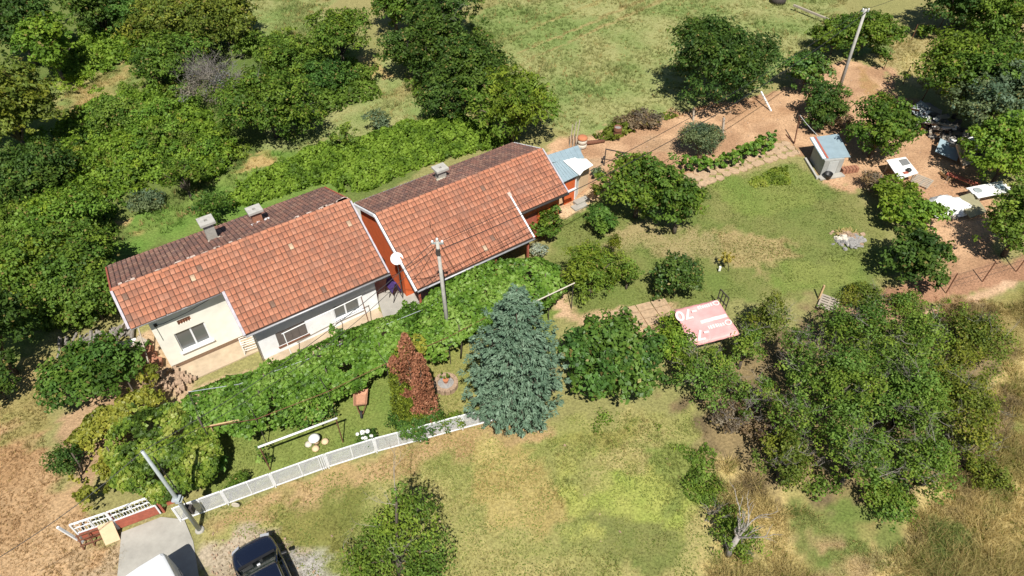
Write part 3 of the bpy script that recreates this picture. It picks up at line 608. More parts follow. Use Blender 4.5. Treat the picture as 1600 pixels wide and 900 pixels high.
# ------------------------------------------------------------------ the orange house (behind)
H2 = thing("orange_house", (-7.21, 29.06, 0), "long orange walled house with tiled roof running down over an open porch", "house", None, TH)
ZR2, S2, SB2 = 4.4, 0.58, 0.40
m = MB()
gable(m, 0.14, 0.22, [(-2.2, 0), (2.7, 0), (2.7, ZR2-SB2*2.7-0.14), (0, ZR2-0.14), (-2.2, ZR2-S2*2.2-0.14)])
gable(m, 10.4, 0.22, [(-2.2, 0), (2.7, 0), (2.7, ZR2-SB2*2.7-0.14), (0, ZR2-0.14), (-2.2, ZR2-S2*2.2-0.14)])
wall_y(m, 0.36, 10.4, 0, ZR2-S2*2.2-0.14, -2.2, 0.2, [(1.6, 2.5, 0.1, 2.1), (3.6, 4.8, 0.9, 2.0), (8.2, 9.1, 0.1, 2.0)]); wall_y(m, 0.36, 10.4, 0, ZR2-SB2*2.7-0.16, 2.5, 0.2)
m.build("wall", M['orange'], H2)
wbox("door", M['red'], H2, (1.6, -2.1, 0.1), (2.5, -2.05, 2.1)); wbox("door", M['red'], H2, (8.2, -2.1, 0.1), (9.1, -2.05, 2.0)); window(H2, 3.6, 4.8, 0.9, 2.0, -2.2, 0.5)
m = MB()
m.prism([(0, 0, ZR2), (10.88, 0, ZR2), (10.88, 3.0, ZR2-SB2*3.0), (0, 3.0, ZR2-SB2*3.0)], -0.13, -0.012)
m.prism([(0, -0.004, ZR2), (10.88, -0.004, ZR2), (10.88, -2.62, ZR2-S2*2.62), (0, -2.62, ZR2-S2*2.62)], -0.13, -0.012)
m.prism([(0, -2.63, ZR2-S2*2.63), (7.42, -2.63, ZR2-S2*2.63), (7.42, -4.02, ZR2-S2*4.02), (0, -4.02, ZR2-S2*4.02)], -0.09, 0.03)
roof2 = m.build("roof", M['underlay'], H2)
wornB = lambda x, y: 0.15+0.55*(y < 2.1)*(y > 1.6)*(x < 4.2)+0.2*(y > 1.6)*(x > 7.4)
k = lay_tiles(roof2, ZR2, S2, lambda y: (0.02, 7.40), 1.58, 4.05, n_single=230, lift=0.065, worn=wornB)
lay_tiles(roof2, ZR2, S2, lambda y: (0.02, 10.86) if y < 1.75 else (7.48, 10.86), 0.05, 2.64, n_single=300-k, worn=wornB)
lay_tiles(roof2, ZR2, SB2, lambda y: (0.02, 10.86), 0.05, 3.02, back=True, old=True)
ridge_row(roof2, 0.0, 10.88, ZR2)
verge(H2, -0.05, 0.03, -2.0, ZR2, S2, M['whitepaint'], 0.09, 0.16); verge(H2, -0.05, -2.0, -4.05, ZR2, S2, M['whitepaint'], 0.09, 0.16, lift=0.06)
verge(H2, -0.05, 0.05, 3.02, ZR2, SB2, M['whitepaint'], 0.1, 0.16); verge(H2, 10.93, 0.0, -2.64, ZR2, S2, M['lilac'], 0.08, 0.14); verge(H2, 10.93, 0.0, 3.0, ZR2, SB2, M['whitepaint'], 0.08, 0.14)
verge(H2, 7.45, -1.58, -4.06, ZR2, S2, M['whitepaint'], 0.09, 0.14, lift=0.10); verge(H2, 7.45, -1.5, -1.72, ZR2, S2, M['mortar'], 0.2, 0.1, "mortar_cap", 0.14)
gutter(H2, 0, 7.5, -4.09, ZR2-S2*4.09, 'gutter'); gutter(H2, 7.5, 10.9, -2.70, ZR2-S2*2.7, 'darkiron'); gutter(H2, 0, 10.9, 3.08, ZR2-SB2*3.08, 'gutter')
for x in (2.35, 4.05, 5.4):   # straps that hold the porch tiles
    m = MB(); ya = -1.75-0.3*(x > 5); m.beam((x, ya, ZR2+S2*ya+0.15), (x, -4.1, ZR2-S2*4.1+0.15), 0.05, 0.04); m.build("tile_strap", M['rust'], H2)
for x in (0.2, 2.6, 5.0, 7.2):
    m = MB(); m.box((x-0.05, -3.9, 0), (x+0.05, -3.8, ZR2-S2*3.85-0.1)); m.build("porch_post", M['red'], H2)
m = MB(); m.tube([(2.32, -1.62, ZR2-S2*1.6+0.05), (2.32, -1.6, ZR2-S2*1.6+0.45)], 0.03, 6); m.build("vent_pipe", M['rust'], H2)
chimney(H2, 4.95, 1.75, ZR2-SB2*1.75, 4.32, 'paleconcrete', 0.5, 0.42)
# satellite dish on the left verge of the porch
q = P(620, 404, 3.15); t = thing("satellite_dish", (q.x-0.05, q.y, 0), "round white satellite dish on a mast beside the porch roof", "satellite dish")
n_ = Vector((0.25, -0.78, 0.58)).normalized(); ux = n_.cross(Vector((0, 0, 1))).normalized(); uy = ux.cross(n_); cc = Vector((0.05, 0, 3.15)); vs = [cc-n_*0.09]; fs = []
for r_, dz in ((0.12, -0.08), (0.24, -0.045), (0.335, 0.0)):
    for k in range(20): vs.append(cc+(ux*math.cos(k*math.pi/10)+uy*math.sin(k*math.pi/10))*r_+n_*dz)
for k in range(20):
    fs.append((0, 1+k, 1+(k+1) % 20))
    for j in range(2): fs.append((1+j*20+k, 1+(j+1)*20+k, 1+(j+1)*20+(k+1) % 20, 1+j*20+(k+1) % 20))
m = MB(); m.add(vs, fs); m.build("reflector", M['plasticw'], t, True)
m = MB(); m.tube([(0.0, 0.22, 0.0), (0.0, 0.22, 3.0), tuple(cc-n_*0.1)], 0.035, 7); m.build("mast", M['galv'], t, True)
m = MB(); m.tube([tuple(cc-uy*0.33), tuple(cc+n_*0.36-uy*0.22)], 0.012, 5); m.build("feed_arm", M['galv'], t); m = MB(); m.lathe(cc+n_*0.36-uy*0.22, [(0.025, -0.04), (0.03, 0.04)], 8); m.build("receiver", M['plasticw'], t)
# alley between the houses
s = MB(); s.prism([tuple(p[:2]) for p in zp([(548,322),(566,318),(625,420),(700,455),(640,500),(600,500)])], -0.1, 0.025); o = s.build("alley_paving", M['paleconcrete']); o["kind"] = "structure"
def simple_chair(loc, rz, label, mt, group=None):
    t = thing("garden_chair", loc, label, "chair", group, rz)
    wbox("seat", M[mt], t, (-0.22, -0.22, 0.42), (0.22, 0.22, 0.46)); wbox("backrest", M[mt], t, (-0.22, 0.19, 0.47), (0.22, 0.23, 0.9))
    for x in (-0.19, 0.19):
        for y in (-0.19, 0.19): wbox("leg", M[mt], t, (x-0.02, y-0.02, 0), (x+0.02, y+0.02, 0.418))
q = P(586, 366, 0.7); t = thing("side_table", (q.x, q.y, 0.03), "small white table between the two houses by the orange wall", "table", None, TH)
wbox("table_top", M['plasticw'], t, (-0.33, -0.33, 0.68), (0.33, 0.33, 0.72))
for x in (-0.28, 0.28):
    for y in (-0.28, 0.28): wbox("leg", M['plasticw'], t, (x-0.02, y-0.02, 0), (x+0.02, y+0.02, 0.678))
for (u, v), lb in (((590, 383), "dark garden chair nearest the small white table in the alley"), ((598, 396), "middle dark garden chair in the alley between the houses"), ((606, 410), "dark garden chair in the alley nearest the satellite dish")):
    q = P(u, v, 0.5); simple_chair((q.x, q.y, 0.03), TH+math.pi/2, lb, 'black', "dark chairs in the alley")
q = P(616, 462); t = thing("drying_rack", (q.x, q.y, 0), "dark drying rack hung with purple cloth at the white house corner", "drying rack", None, TH)
for k, y in enumerate((-0.5, 0, 0.5)):
    m = MB(); m.beam((-0.3, y, 0), (0.0, y, 1.25), 0.03, 0.03); m.beam((0.3, y, 0), (0.0, y, 1.25), 0.03, 0.03); m.build("leg", M['black'], t)
m = MB(); m.tube([(0, -0.6, 1.25), (0, 0.6, 1.25)], 0.02, 6); m.build("rail", M['black'], t)
m = MB(); m.add([(0.03+0.08*math.sin(i*1.7), -0.45+i*0.1, 1.28-0.02*(i % 2)) for i in range(9)]+[(0.3+0.07*math.sin(i*2.1), -0.47+i*0.105, 0.45+0.09*math.sin(i*3)) for i in range(9)]+[(-0.03, -0.45+i*0.1, 1.27) for i in range(9)]+[(-0.25, -0.45+i*0.1, 0.7) for i in range(9)],
    [(i, i+1, i+10, i+9) for i in range(8)]+[(i+18, i+19, i+1, i) for i in range(8)]+[(i+27, i+28, i+19, i+18) for i in range(8)]); m.build("purple_cloth", M['purple'], t)
# white frame stand by the corner of the white house
q = P(392, 546, -0.3); t = thing("plant_stand", (q.x, q.y, -0.3), "white metal frame stand beside the white house corner", "plant stand", None, TH-0.1)
for x in (-0.35, 0.35):
    for y in (-0.25, 0.25): wbox("leg", M['plasticw'], t, (x-0.02, y-0.02, 0), (x+0.02, y+0.02, 0.8))
for z in (0.3, 0.8): 
    m = MB()
    for y in (-0.25, -0.1, 0.1, 0.25): m.box((-0.35, y-0.015, z), (0.35, y+0.015, z+0.02))
    m.box((-0.37, -0.27, z-0.02), (-0.35, 0.27, z+0.02)); m.box((0.35, -0.27, z-0.02), (0.37, 0.27, z+0.02)); m.build("shelf", M['plasticw'], t)

# ------------------------------------------------------------------ tin lean-to against the orange house
q = P(890, 300); S = thing("tin_shed", (q.x, q.y, 0), "patchwork shed of blue and white tin sheets at the end of the orange house", "shed")
def sheet(name, pts, mat_, parent, th=0.03, ribs=0):
    """pts: world corners; ribs run from edge 0-1 to edge 3-2"""
    off = parent.location if parent else Vector((0, 0, 0)); a, b, c, d = [Vector(p)-off for p in pts]; m = MB()
    n = (b-a).cross(d-a).normalized(); n = n if n.z > 0 else -n
    lo = [p-n*th for p in (a, b, c, d)]
    m.add(lo+[a, b, c, d], [(3,2,1,0),(4,5,6,7),(0,1,5,4),(1,2,6,5),(2,3,7,6),(3,0,4,7)])
    for k in range(1, ribs):
        t = k/ribs; m.beam(a.lerp(b, t)+n*0.012, d.lerp(c, t)+n*0.012, 0.03, 0.025, n)
    return m.build(name, mat_, parent)
sheet("tin_sheet", [P(853,243,2.25), P(903,227,2.35), P(913,247,2.2), P(861,254,2.15)], M['bluesheet'], S, ribs=7)
sheet("tin_sheet", [P(861,256,2.35), P(880,250,2.4), P(905,273,2.1), P(878,286,2.05)], M['bluesheet'], S, ribs=6)
sheet("white_sheet", [P(880,251,2.47), P(899,246,2.47), P(914,264,2.22), P(906,274,2.16)], M['whitesheet'], S, ribs=3)
sheet("white_sheet", [P(897,248,2.40), P(916,248,2.36), P(927,258,2.2), P(913,266,2.2)], M['whitesheet'], S)
def wall_between(a, b, z0, z1, th, mat_, name, parent):
    off = parent.location; m = MB(); m.beam(Vector((a.x, a.y, (z0+z1)/2))-off, Vector((b.x, b.y, (z0+z1)/2))-off, th, z1-z0); return m.build(name, mat_, parent)
A, B = P(881, 320), P(896, 312); wall_between(A, B, 0, 1.75, 0.06, M['orange'], "orange_door", S)
C_ = P(902, 303); wall_between(B+Vector((0.05, 0.02, 0)), C_, 0, 1.95, 0.08, M['whitesheet'], "door", S)
D_ = P(917, 292); wall_between(C_+Vector((0.05, 0, 0)), D_, 0, 1.95, 0.1, M['beige'], "wall", S); wall_between(P(862, 285), P(905, 268), 0, 1.9, 0.1, M['greysheet'], "wall", S)
m = MB(S.location); m.beam(P(880, 319, 0.95)+Vector((0, -0.06, 0.86)), P(897, 311, 0.95)+Vector((0.05, -0.06, 0.86)), 0.12, 0.1); m.build("lintel", M['whitepaint'], S)
for u, v, w_, lb in ((908, 316, 0.42, "upper pale concrete step below the tin shed door"), (905, 323, 0.5, "lower pale concrete step below the tin shed door")):
    q = P(u, v); t = MB(); t.box((-0.5, -w_/2, -0.05), (0.5, w_/2, 0.2 if v < 320 else 0.1)); tag(t.build("step", M['paleconcrete'], None, loc=(q.x, q.y, 0)), lb, "step", "steps at the tin shed").rotation_euler = (0, 0, TH)
def barrel(u, v, h, r, label, mt, name="barrel", cat="barrel", group=None, lid=None):
    q = P(u, v); t = thing(name, (q.x, q.y, 0), label, cat, group)
    m = MB(); m.lathe((0, 0, 0), [(r*0.94, 0), (r, h*0.1), (r*0.97, h*0.33), (r*1.03, h*0.35), (r*0.97, h*0.38), (r*0.97, h*0.66), (r*1.03, h*0.68), (r*0.97, h*0.71), (r, h*0.95), (r*0.95, h), (r*0.86, h), (r*0.86, h-0.12)], 16)
    m.build("drum", M[mt], t, True); m = MB(); m.lathe((0, 0, h-0.118), [(r*0.85, 0), (r*0.3, 0.05 if lid else 0.02)], 12); m.build("lid" if lid else "contents", M[lid or 'ash'], t)
barrel(964, 213, 0.8, 0.3, "rusty burn barrel with pale ash at the meadow edge", 'rust')
q = P(909, 230); t = thing("beehive", (q.x, q.y, 0), "round banded container with a terracotta lid behind the tin shed", "beehive")
m = MB()
for z in (0.0, 0.34): m.lathe((0, 0, z), [(0.27, 0), (0.33, 0.05), (0.34, 0.16), (0.33, 0.28), (0.27, 0.33)], 16)
m.build("body", M['ceramic'], t, True); m = MB(); m.lathe((0, 0, 0.675), [(0.33, 0), (0.36, 0.05), (0.34, 0.16), (0.2, 0.22)], 16); m.build("lid", M['terracotta'], t, True)
m = MB()
for z in (0.325, 0.66): m.lathe((0, 0, z), [(0.30, 0), (0.30, 0.03)], 16)
m.build("band", M['rust'], t)
q = P(925, 225); t = MB(); t.tube([(-0.9, -0.12, 0.12), (0, 0, 0.14), (0.9, 0.22, 0.12)], [0.13, 0.15, 0.11], 8); tag(t.build("log", M['rust'], None, True, (q.x, q.y, 0)), "reddish log lying beside the banded container", "log")
q = P(960, 262); t = thing("iron_arch", (q.x, q.y, 0), "dark iron frame gate standing on bare soil by the cherry tree", "metal frame", None, -0.35)
wbox("post", M['darkiron'], t, (-0.75, -0.03, 0), (-0.69, 0.03, 1.35)); wbox("post", M['darkiron'], t, (0.69, -0.03, 0), (0.75, 0.03, 1.35)); wbox("rail", M['darkiron'], t, (-0.69, -0.03, 1.29), (0.69, 0.03, 1.35)); wbox("hinge", M['darkiron'], t, (-0.85, -0.1, 0.5), (-0.7, 0.1, 0.7))
for k in range(3):
    b = MB(); b.beam((-0.05+k*0.06, -0.15*k, 0), (0.1+0.1*k, 0.3, 1.6+k*0.2), 0.05, 0.05); q = P(891+3*k, 229); tag(b.build("wooden_stake", M['wood'], None, loc=(q.x, q.y, 0)), ["leaning stake farthest left of three behind the tin roof", "middle leaning stake of three behind the tin roof", "leaning stake farthest right of three behind the tin roof"][k], "stake", "stakes behind the tin shed")

# ------------------------------------------------------------------ grey outhouse
A, B, D = P(1281, 275), P(1311, 271), P(1265, 249); Cc = B+D-A; hh = PH(1286, 252, A)
t = thing("outhouse", A, "small grey shed with light blue tin roof by the lawn corner", "shed")
m = MB(A); m.prism([tuple(p[:2]) for p in (A, B, Cc, D)], 0, hh); m.build("wall", M['greysheet'], t)
ex, ey = (B-A).normalized(), (D-A).normalized(); z1 = Vector((0, 0, 1))
m = MB(A); a0, b0 = A+ex*0.35, A+ex*1.05; m.beam(a0-ey*0.012+z1*(hh*0.47), b0-ey*0.012+z1*(hh*0.47), 0.03, hh*0.88); m.build("door", mat("pale door panel", (0.42, 0.43, 0.42), 0.7, 0.1, 3), t)
m = MB(A); m.beam(b0+ex*0.03-ey*0.02, b0+ex*0.03-ey*0.02+z1*hh*0.92, 0.03, 0.03); m.build("door_frame", M['greysheet'], t)
rc = [P(1265,215,hh+0.18), P(1310,209,hh+0.18), P(1329,245,hh+0.05), P(1285,248,hh+0.05)]
rf = sheet("roof", rc, M['bluesheet'], t, 0.05)
a, b, c, d = [p-A for p in rc]; n = Vector((0, 0, 0.012)); m = MB(); m.beam(a.lerp(b, 0.19)+n, d.lerp(c, 0.19)+n, 0.14, 0.02); m.build("rust_strip", M['red'], rf)
m = MB(); m.beam(a.lerp(b, 0.07)+n, d.lerp(c, 0.07)+n, 0.2, 0.016); m.build("flashing", M['whitepaint'], rf)
m = MB(A); m.beam(A-ex*0.32-ey*0.3+z1*0.06, D-ex*0.32+ey*0.1+z1*0.06, 0.14, 0.14); tag(m.build("kerb_beam", M['concrete'], None, loc=A), "pale beam lying along the shaded side of the grey shed", "beam")
m = MB(A); m.beam(A-ex*0.2-ey*0.25+z1*0.03, B-ey*0.2+ex*0.2+z1*0.03, 0.45, 0.1); o = m.build("threshold", M['paleconcrete'], t)
q = P(1292, 279); b_ = MB(); b_.lathe((0, 0, 0.08), [(0.22, 0), (0.28, 0.35), (0.27, 0.36), (0.25, 0.34), (0.2, 0.1)], 14); tag(b_.build("bucket", M['black'], None, True, q), "black bucket standing in front of the grey shed door", "bucket")
q = P(1326, 268); t = thing("brick_stack", q, "stack of red bricks in the shade beside the grey shed", "brick stack", None, 0.2)
for i in range(5):
    for j in range(3):
        for k in range(4): wbox("brick", M['brick'], t, (-0.6+i*0.24+rnd.uniform(0, .02), -0.2+j*0.14, k*0.085), (-0.6+i*0.24+0.21, -0.2+j*0.14+0.12, k*0.085+0.08))

# ------------------------------------------------------------------ poles and wires
def pole(base, top, r0, r1, label, mt, n=10, cross=True):
    b = P(*base); h = PH(top[0], top[1], b); q = thing("utility_pole", b, label, "utility pole", "utility poles")
    x = Vector((P(top[0], top[1], h).x-b.x, 0, h)); m = MB(); m.tube([(0, 0, -0.1), x*0.5, x], [r0, (r0+r1)/2, r1], n); m.build("shaft", M[mt], q, True)
    return q, b+x
PM, PMt = pole((703, 541), (683, 376), 0.115, 0.08, "grey concrete utility pole rising through the grapevine", 'concrete', 8)
m = MB(); m.tube([(0, 0, 0.0), (0.0, 0, 0.62)], [0.135, 0.13], 8); m.build("white_base", M['whitepaint'], PM, True)
def insulators(q, tip, offs):
    for dx, dz in offs:
        m = MB(); m.beam((0, 0, 0), (0, 0, 0), 0.01, 0.01) if False else None
        m = MB(q.location); m.lathe(tip+Vector((dx, -0.02, dz-0.05)), [(0.03, -0.06), (0.07, -0.02), (0.045, 0.02), (0.07, 0.05), (0.03, 0.1)], 8); m.build("insulator", M['plasticw'], q, True)
    m = MB(q.location); xs = [o[0] for o in offs]; m.beam(tip+Vector((min(xs)-0.06, 0, -0.16)), tip+Vector((max(xs)+0.06, 0, -0.16)), 0.06, 0.08); m.build("cross_arm", M['galv'], q)
insulators(PM, PMt, [(-0.22, -0.02), (0.0, 0.12), (0.22, -0.02)])
m = MB(PM.location); m.box(PMt+Vector((-0.10, -0.16, -0.75)), PMt+Vector((0.10, -0.02, -0.45))); m.build("junction_box", M['darkiron'], PM)
PT, PTt = pole((1308, 148), (1353, 14), 0.14, 0.10, "pale concrete utility pole leaning out of dark shrubs on the soil plot", 'concrete', 8); insulators(PT, PTt, [(-0.2, 0.0), (0.2, 0.0)])
PL, PLt = pole((312, 828), (222, 705), 0.095, 0.062, "pale tubular metal utility pole beside the fence end and driveway", 'galv', 12)
m = MB(); m.lathe((0, 0, -0.02), [(0.2, 0), (0.18, 0.06), (0.12, 0.08)], 10); m.build("footing", M['paleconcrete'], PL)
m = MB(); m.box((-0.17, 0.09, 1.2), (0.13, 0.29, 1.65)); m.build("meter_box", M['darkiron'], PL)
m = MB(); m.tube([(0, 0.15, 1.7), (0.02, 0.16, 3.0), (-0.02, 0.13, 5.5)], 0.022, 5); m.build("riser_cable", M['cable'], PL)
m = MB()
for k in range(4): m.box((-0.17+rnd.uniform(-.08, .08), -0.16+rnd.uniform(-.06, .06), 2.5+k*0.07), (0.10+rnd.uniform(-.06, .1), 0.12, 2.52+k*0.07))
m.build("bracket", M['galv'], PL)
def wire(a, b, sag, label, r=0.014, group="overhead wires"):
    m = MB(); pts = []
    for i in range(17):
        t = i/16; p = Vector(a).lerp(Vector(b), t); p.z -= sag*4*t*(1-t); pts.append(p-Vector(a))
    m.tube(pts, r, 4); o = m.build("overhead_wire", M['cable'], None, loc=Vector(a)); tag(o, label, "wire", group); return o
wire(PMt+Vector((0.22, 0, 0)), PTt+Vector((-0.2, 0, 0)), 1.0, "upper black wire from the vine pole across the roof to the far pole", 0.02)
wire(PMt+Vector((0.15, 0, -0.5)), PTt+Vector((0.2, 0, -0.1)), 1.5, "lower black wire from the vine pole across the roof to the far pole", 0.026)
E1 = P(-160, 960, 6.0); E2 = P(1500, -60, 7.0)
wire(PMt+Vector((-0.2, 0, -0.1)), PLt, 0.7, "black wire from the vine pole down to the metal pole", 0.018)
wire(PMt+Vector((-0.2, 0, -0.45)), PLt+Vector((0, 0, -0.3)), 1.1, "slack second wire from the vine pole to the metal pole", 0.014)
wire(PLt, E1, 0.5, "wire leaving the metal pole towards the bare left slope", 0.016); wire(PTt, E2, 0.5, "wire leaving the far concrete pole over the mown field", 0.016)
q = P(640, 430, 2.6); wire(PMt+Vector((-0.1, 0, -0.3)), Vector((q.x+0.15, q.y, 2.3)), 0.25, "service wire from the vine pole to the porch corner", 0.014)
q = P(586, 440, 2.3); wire(PMt+Vector((-0.1, 0, -0.4)), Vector((q.x, q.y, 2.3)), 0.3, "service wire from the vine pole to the white house eave", 0.014)

# ------------------------------------------------------------------ white mesh fence
fj = [(283, 815), (357, 788), (431, 761), (514, 731), (589, 707), (657, 689), (723, 671), (795, 652)]
fp = [P(*q) for q in fj]; F = thing("mesh_fence", fp[0], "long white painted mesh fence between the front yard and the dry meadow", "fence")
FH = 1.12
for i in range(len(fp)-1):
    a, b = fp[i]-fp[0], fp[i+1]-fp[0]; d = (b-a).normalized(); Lp = (b-a).length; nn = Vector((-d.y, d.x, 0)); a = a+d*0.05; b = b-d*0.05; Lp -= 0.1
    m = MB(); z0, z1_ = 0.10, FH
    m.beam(a+Vector((0, 0, z0)), b+Vector((0, 0, z0)), 0.04, 0.05); m.beam(a+Vector((0, 0, z1_)), b+Vector((0, 0, z1_)), 0.045, 0.06)
    mid = a.lerp(b, 0.52)
    for p_, w_ in ((a, 0.05), (mid, 0.055), (b, 0.05)): m.beam(p_+Vector((0, 0, z0+0.026)), p_+Vector((0, 0, z1_-0.031)), w_, 0.04, d)
    pn = m.build("panel", M['whitepaint'], F)
    # expanded mesh: two families of thin diagonal strips
    V = []; Fc = []; hp = z1_-z0-0.06; st = 0.075
    for fam, off in ((1, 0.004), (-1, -0.004)):
        s = -hp*1.6
        while s < Lp:
            u0, w0, u1, w1 = s, 0.0, s+hp*1.6, hp
            if u0 < 0: w0 = -u0/1.6; u0 = 0
            if u1 > Lp: w1 = hp-(u1-Lp)/1.6; u1 = Lp
            if w1-w0 > 0.02:
                if fam < 0: u0, u1 = Lp-u0, Lp-u1
                t_ = 0.008; k = len(V)
                for uu, ww in ((u0, w0-t_), (u1, w1-t_), (u1, w1+t_), (u0, w0+t_)): V.append(tuple(a+d*uu+nn*off+Vector((0, 0, z0+0.03+ww))))
                Fc.append((k, k+1, k+2, k+3))
            s += st
    obj("mesh", np_mesh("fence_mesh", V, Fc), M['whitepaint'], pn)
for i, p in enumerate(fp):
    d = (fp[min(i+1, 7)]-fp[max(i-1, 0)]).normalized(); q = p-fp[0]
    m = MB(); m.beam(q+Vector((0, 0, -0.1)), q+Vector((0, 0, FH+0.02)), 0.05, 0.05, d); m.build("post", M['whitepaint'], F)
q0 = fp[3]-fp[0]; d = (fp[3]-fp[2]).normalized()
for k in range(3):
    m = MB(); m.beam(q0-d*(0.1+0.09*k)+Vector((0, -0.03, 0.05)), q0-d*(0.1+0.09*k)+Vector((0, -0.03, FH+0.04)), 0.035, 0.035, d); m.build("gate_bar", M['whitepaint'], F)
q = P(371, 789); m = MB(); m.add([tuple(Vector((0.17*math.cos(k*math.pi/8), -0.04*math.sin(k*math.pi/8)*0, 0.17*math.sin(k*math.pi/8)+0.2))+Vector((0, j*0.03, 0))) for j in (0, 1) for k in range(16)], [tuple(range(16)), tuple(range(16, 32))[::-1]]+[(k, (k+1) % 16, 16+(k+1) % 16, 16+k) for k in range(16)])
tag(m.build("wheel_disc", M['ceramic'], None, loc=(q.x, q.y-0.12, 0)), "small pale round disc leaning at the foot of the white fence", "disc")

# ------------------------------------------------------------------ driveway gate
G0, G1, G2 = P(133, 846), P(188, 827), P(252, 803)
G = thing("driveway_gate", G0, "double gate with red steel lower plates and white lattice tops at the driveway", "gate")
def leaf_gate(a, b, up):
    a, b = a-G0, b-G0; d = (b-a).normalized(); L = (b-a).length; Z = lambda z: Vector((0, 0, z))
    m = MB(); m.beam(a+Z(0.08), a+Z(1.45), 0.06, 0.06, d); m.beam(b+Z(0.08), b+Z(1.45), 0.06, 0.06, d); m.beam(a+Z(1.45), b+Z(1.45), 0.06, 0.05); m.beam(a+Z(0.74), b+Z(0.74), 0.05, 0.05)
    m.beam(a.lerp(b, .5)+Z(0.765), a.lerp(b, .5)+Z(1.425), 0.05, 0.05, d); lf = m.build("gate_leaf", M['whitepaint'], G)
    m = MB(); m.beam(a+d*0.03+Z(0.40), b-d*0.03+Z(0.40), 0.03, 0.64); m.build("red_plate", M['red'], lf)
    m = MB(); n = int(L/0.11)
    for k in range(1, n): m.beam(a+d*(k*L/n)+Z(0.77), a+d*(k*L/n)+Z(1.1), 0.022, 0.022, d)
    m.beam(a+Z(1.1), b+Z(1.1), 0.03, 0.03)
    for k in range(int(L/0.3)):
        c = a+d*(0.2+k*0.3)+Z(1.27); m.tube([c+d*0.1*math.cos(t*math.pi/4)+Z(0.12*math.sin(t*math.pi/4)) for t in range(9)], 0.014, 4)
    m.build("lattice", M['whitepaint'], lf)
leaf_gate(G0, G1-(G1-G0).normalized()*0.05, 0); leaf_gate(G1, G2, 0)
m = MB(); d = (G2-G1).normalized(); m.beam(Vector((0, 0, 0))-d*0.1, Vector((-0.28, -0.1, 1.55))-d*0.1, 0.09, 0.09); m.build("leaning_post", M['whitepaint'], G)
for q in (G1-G0-d*0.02, G2-G0+d*0.1): 
    m = MB(); m.beam(q+Vector((0, 0.06, -0.1)), q+Vector((0, 0.06, 1.4)), 0.09, 0.09, d); m.build("post", M['red'], G)
q = P(262, 785); m = MB(); m.box((-0.35, -0.15, 0), (0.3, 0.15, 0.75)); tag(m.build("red_pier", M['red'], None, loc=q), "short red painted pier between the gate and the metal pole", "pier").rotation_euler = (0, 0, 0.4)
a, b = P(167, 838), P(190, 829); m = MB(); n_ = Vector((-0.1, 0.35, 0)); mid = (a+b)/2+Vector((0.02, -0.30, 0))
m.obox((0, 0.12, 0.42), (b-a)*0.5, Vector((-0.08, 0.20, 0.42)), Vector((0.01, -0.02, 0.006))); tag(m.build("leaning_board", M['beige'], None, loc=mid), "beige board leaning against the red driveway gate", "board")
a = P(148, 848); t = thing("rusty_rack", a, "small rusty iron rack in front of the left gate leaf", "rack", None, 0.42)
for x in (-0.4, 0, 0.4): m = MB(); m.beam((x, -0.15, 0), (x, 0.15, 0.7), 0.05, 0.05); m.build("upright", M['rust'], t)
for z in (0.25, 0.5, 0.7): m = MB(); m.beam((-0.45, -0.2+z*0.43, z), (0.45, -0.2+z*0.43, z), 0.05, 0.05); m.build("rail", M['rust'], t)
s = MB(); s.prism([tuple(p[:2]) for p in zp([(178,960),(190,832),(252,808),(288,812),(302,846),(320,960)])], -0.15, 0.02); o = s.build("driveway", M['paleconcrete']); o["kind"] = "structure"

# ------------------------------------------------------------------ van and car
a, b = P(185, 904, 2.25), P(256, 858, 2.25); rt = (b-a).normalized(); rt.z = 0; yaw = math.atan2(rt.y, rt.x); fw = Vector((-rt.y, rt.x, 0)); Wv = 1.9
ctr = b-rt*Wv/2-fw*2.5; ctr.z = 0
V_ = thing("white_van", ctr, "white panel van parked on the concrete driveway", "van", None, yaw)
def loft(rings, name, mt, parent, smooth=True, close=True):
    m = MB(); n = len(rings[0]); vs = [p for r in rings for p in r]; fs = []
    for i in range(len(rings)-1):
        for k in range(n): fs.append((i*n+k, i*n+(k+1) % n, (i+1)*n+(k+1) % n, (i+1)*n+k))
    fs += [tuple(range(n))[::-1], tuple((len(rings)-1)*n+k for k in range(n))]; m.add(vs, fs); o = m.build(name, M[mt], parent, smooth)
    return o
def vring(y, w, z0, z1, tw, crown=0.05):
    return [(-w, y, z0), (w, y, z0), (w, y, z1*0.52), (w*0.97, y, z1*0.86), (tw, y, z1-0.07), (tw-0.1, y, z1), (0, y, z1+crown), (-tw+0.1, y, z1), (-tw, y, z1-0.07), (-w*0.97, y, z1*0.86), (-w, y, z1*0.52)]
o = loft([vring(2.5, 0.90, 0.45, 2.12, 0.80, 0.03), vring(2.46, 0.94, 0.35, 2.2, 0.85, 0.05), vring(2.3, 0.95, 0.32, 2.25, 0.86), vring(-1.2, 0.95, 0.32, 2.25, 0.86), vring(-1.6, 0.95, 0.32, 2.15, 0.8), vring(-2.2, 0.94, 0.32, 1.25, 0.78), vring(-2.75, 0.88, 0.35, 1.05, 0.72), vring(-2.85, 0.8, 0.4, 0.85, 0.68)], "body", 'vanpaint', V_, False)
bv = o.modifiers.new("b", 'BEVEL'); bv.width = 0.03; bv.segments = 2
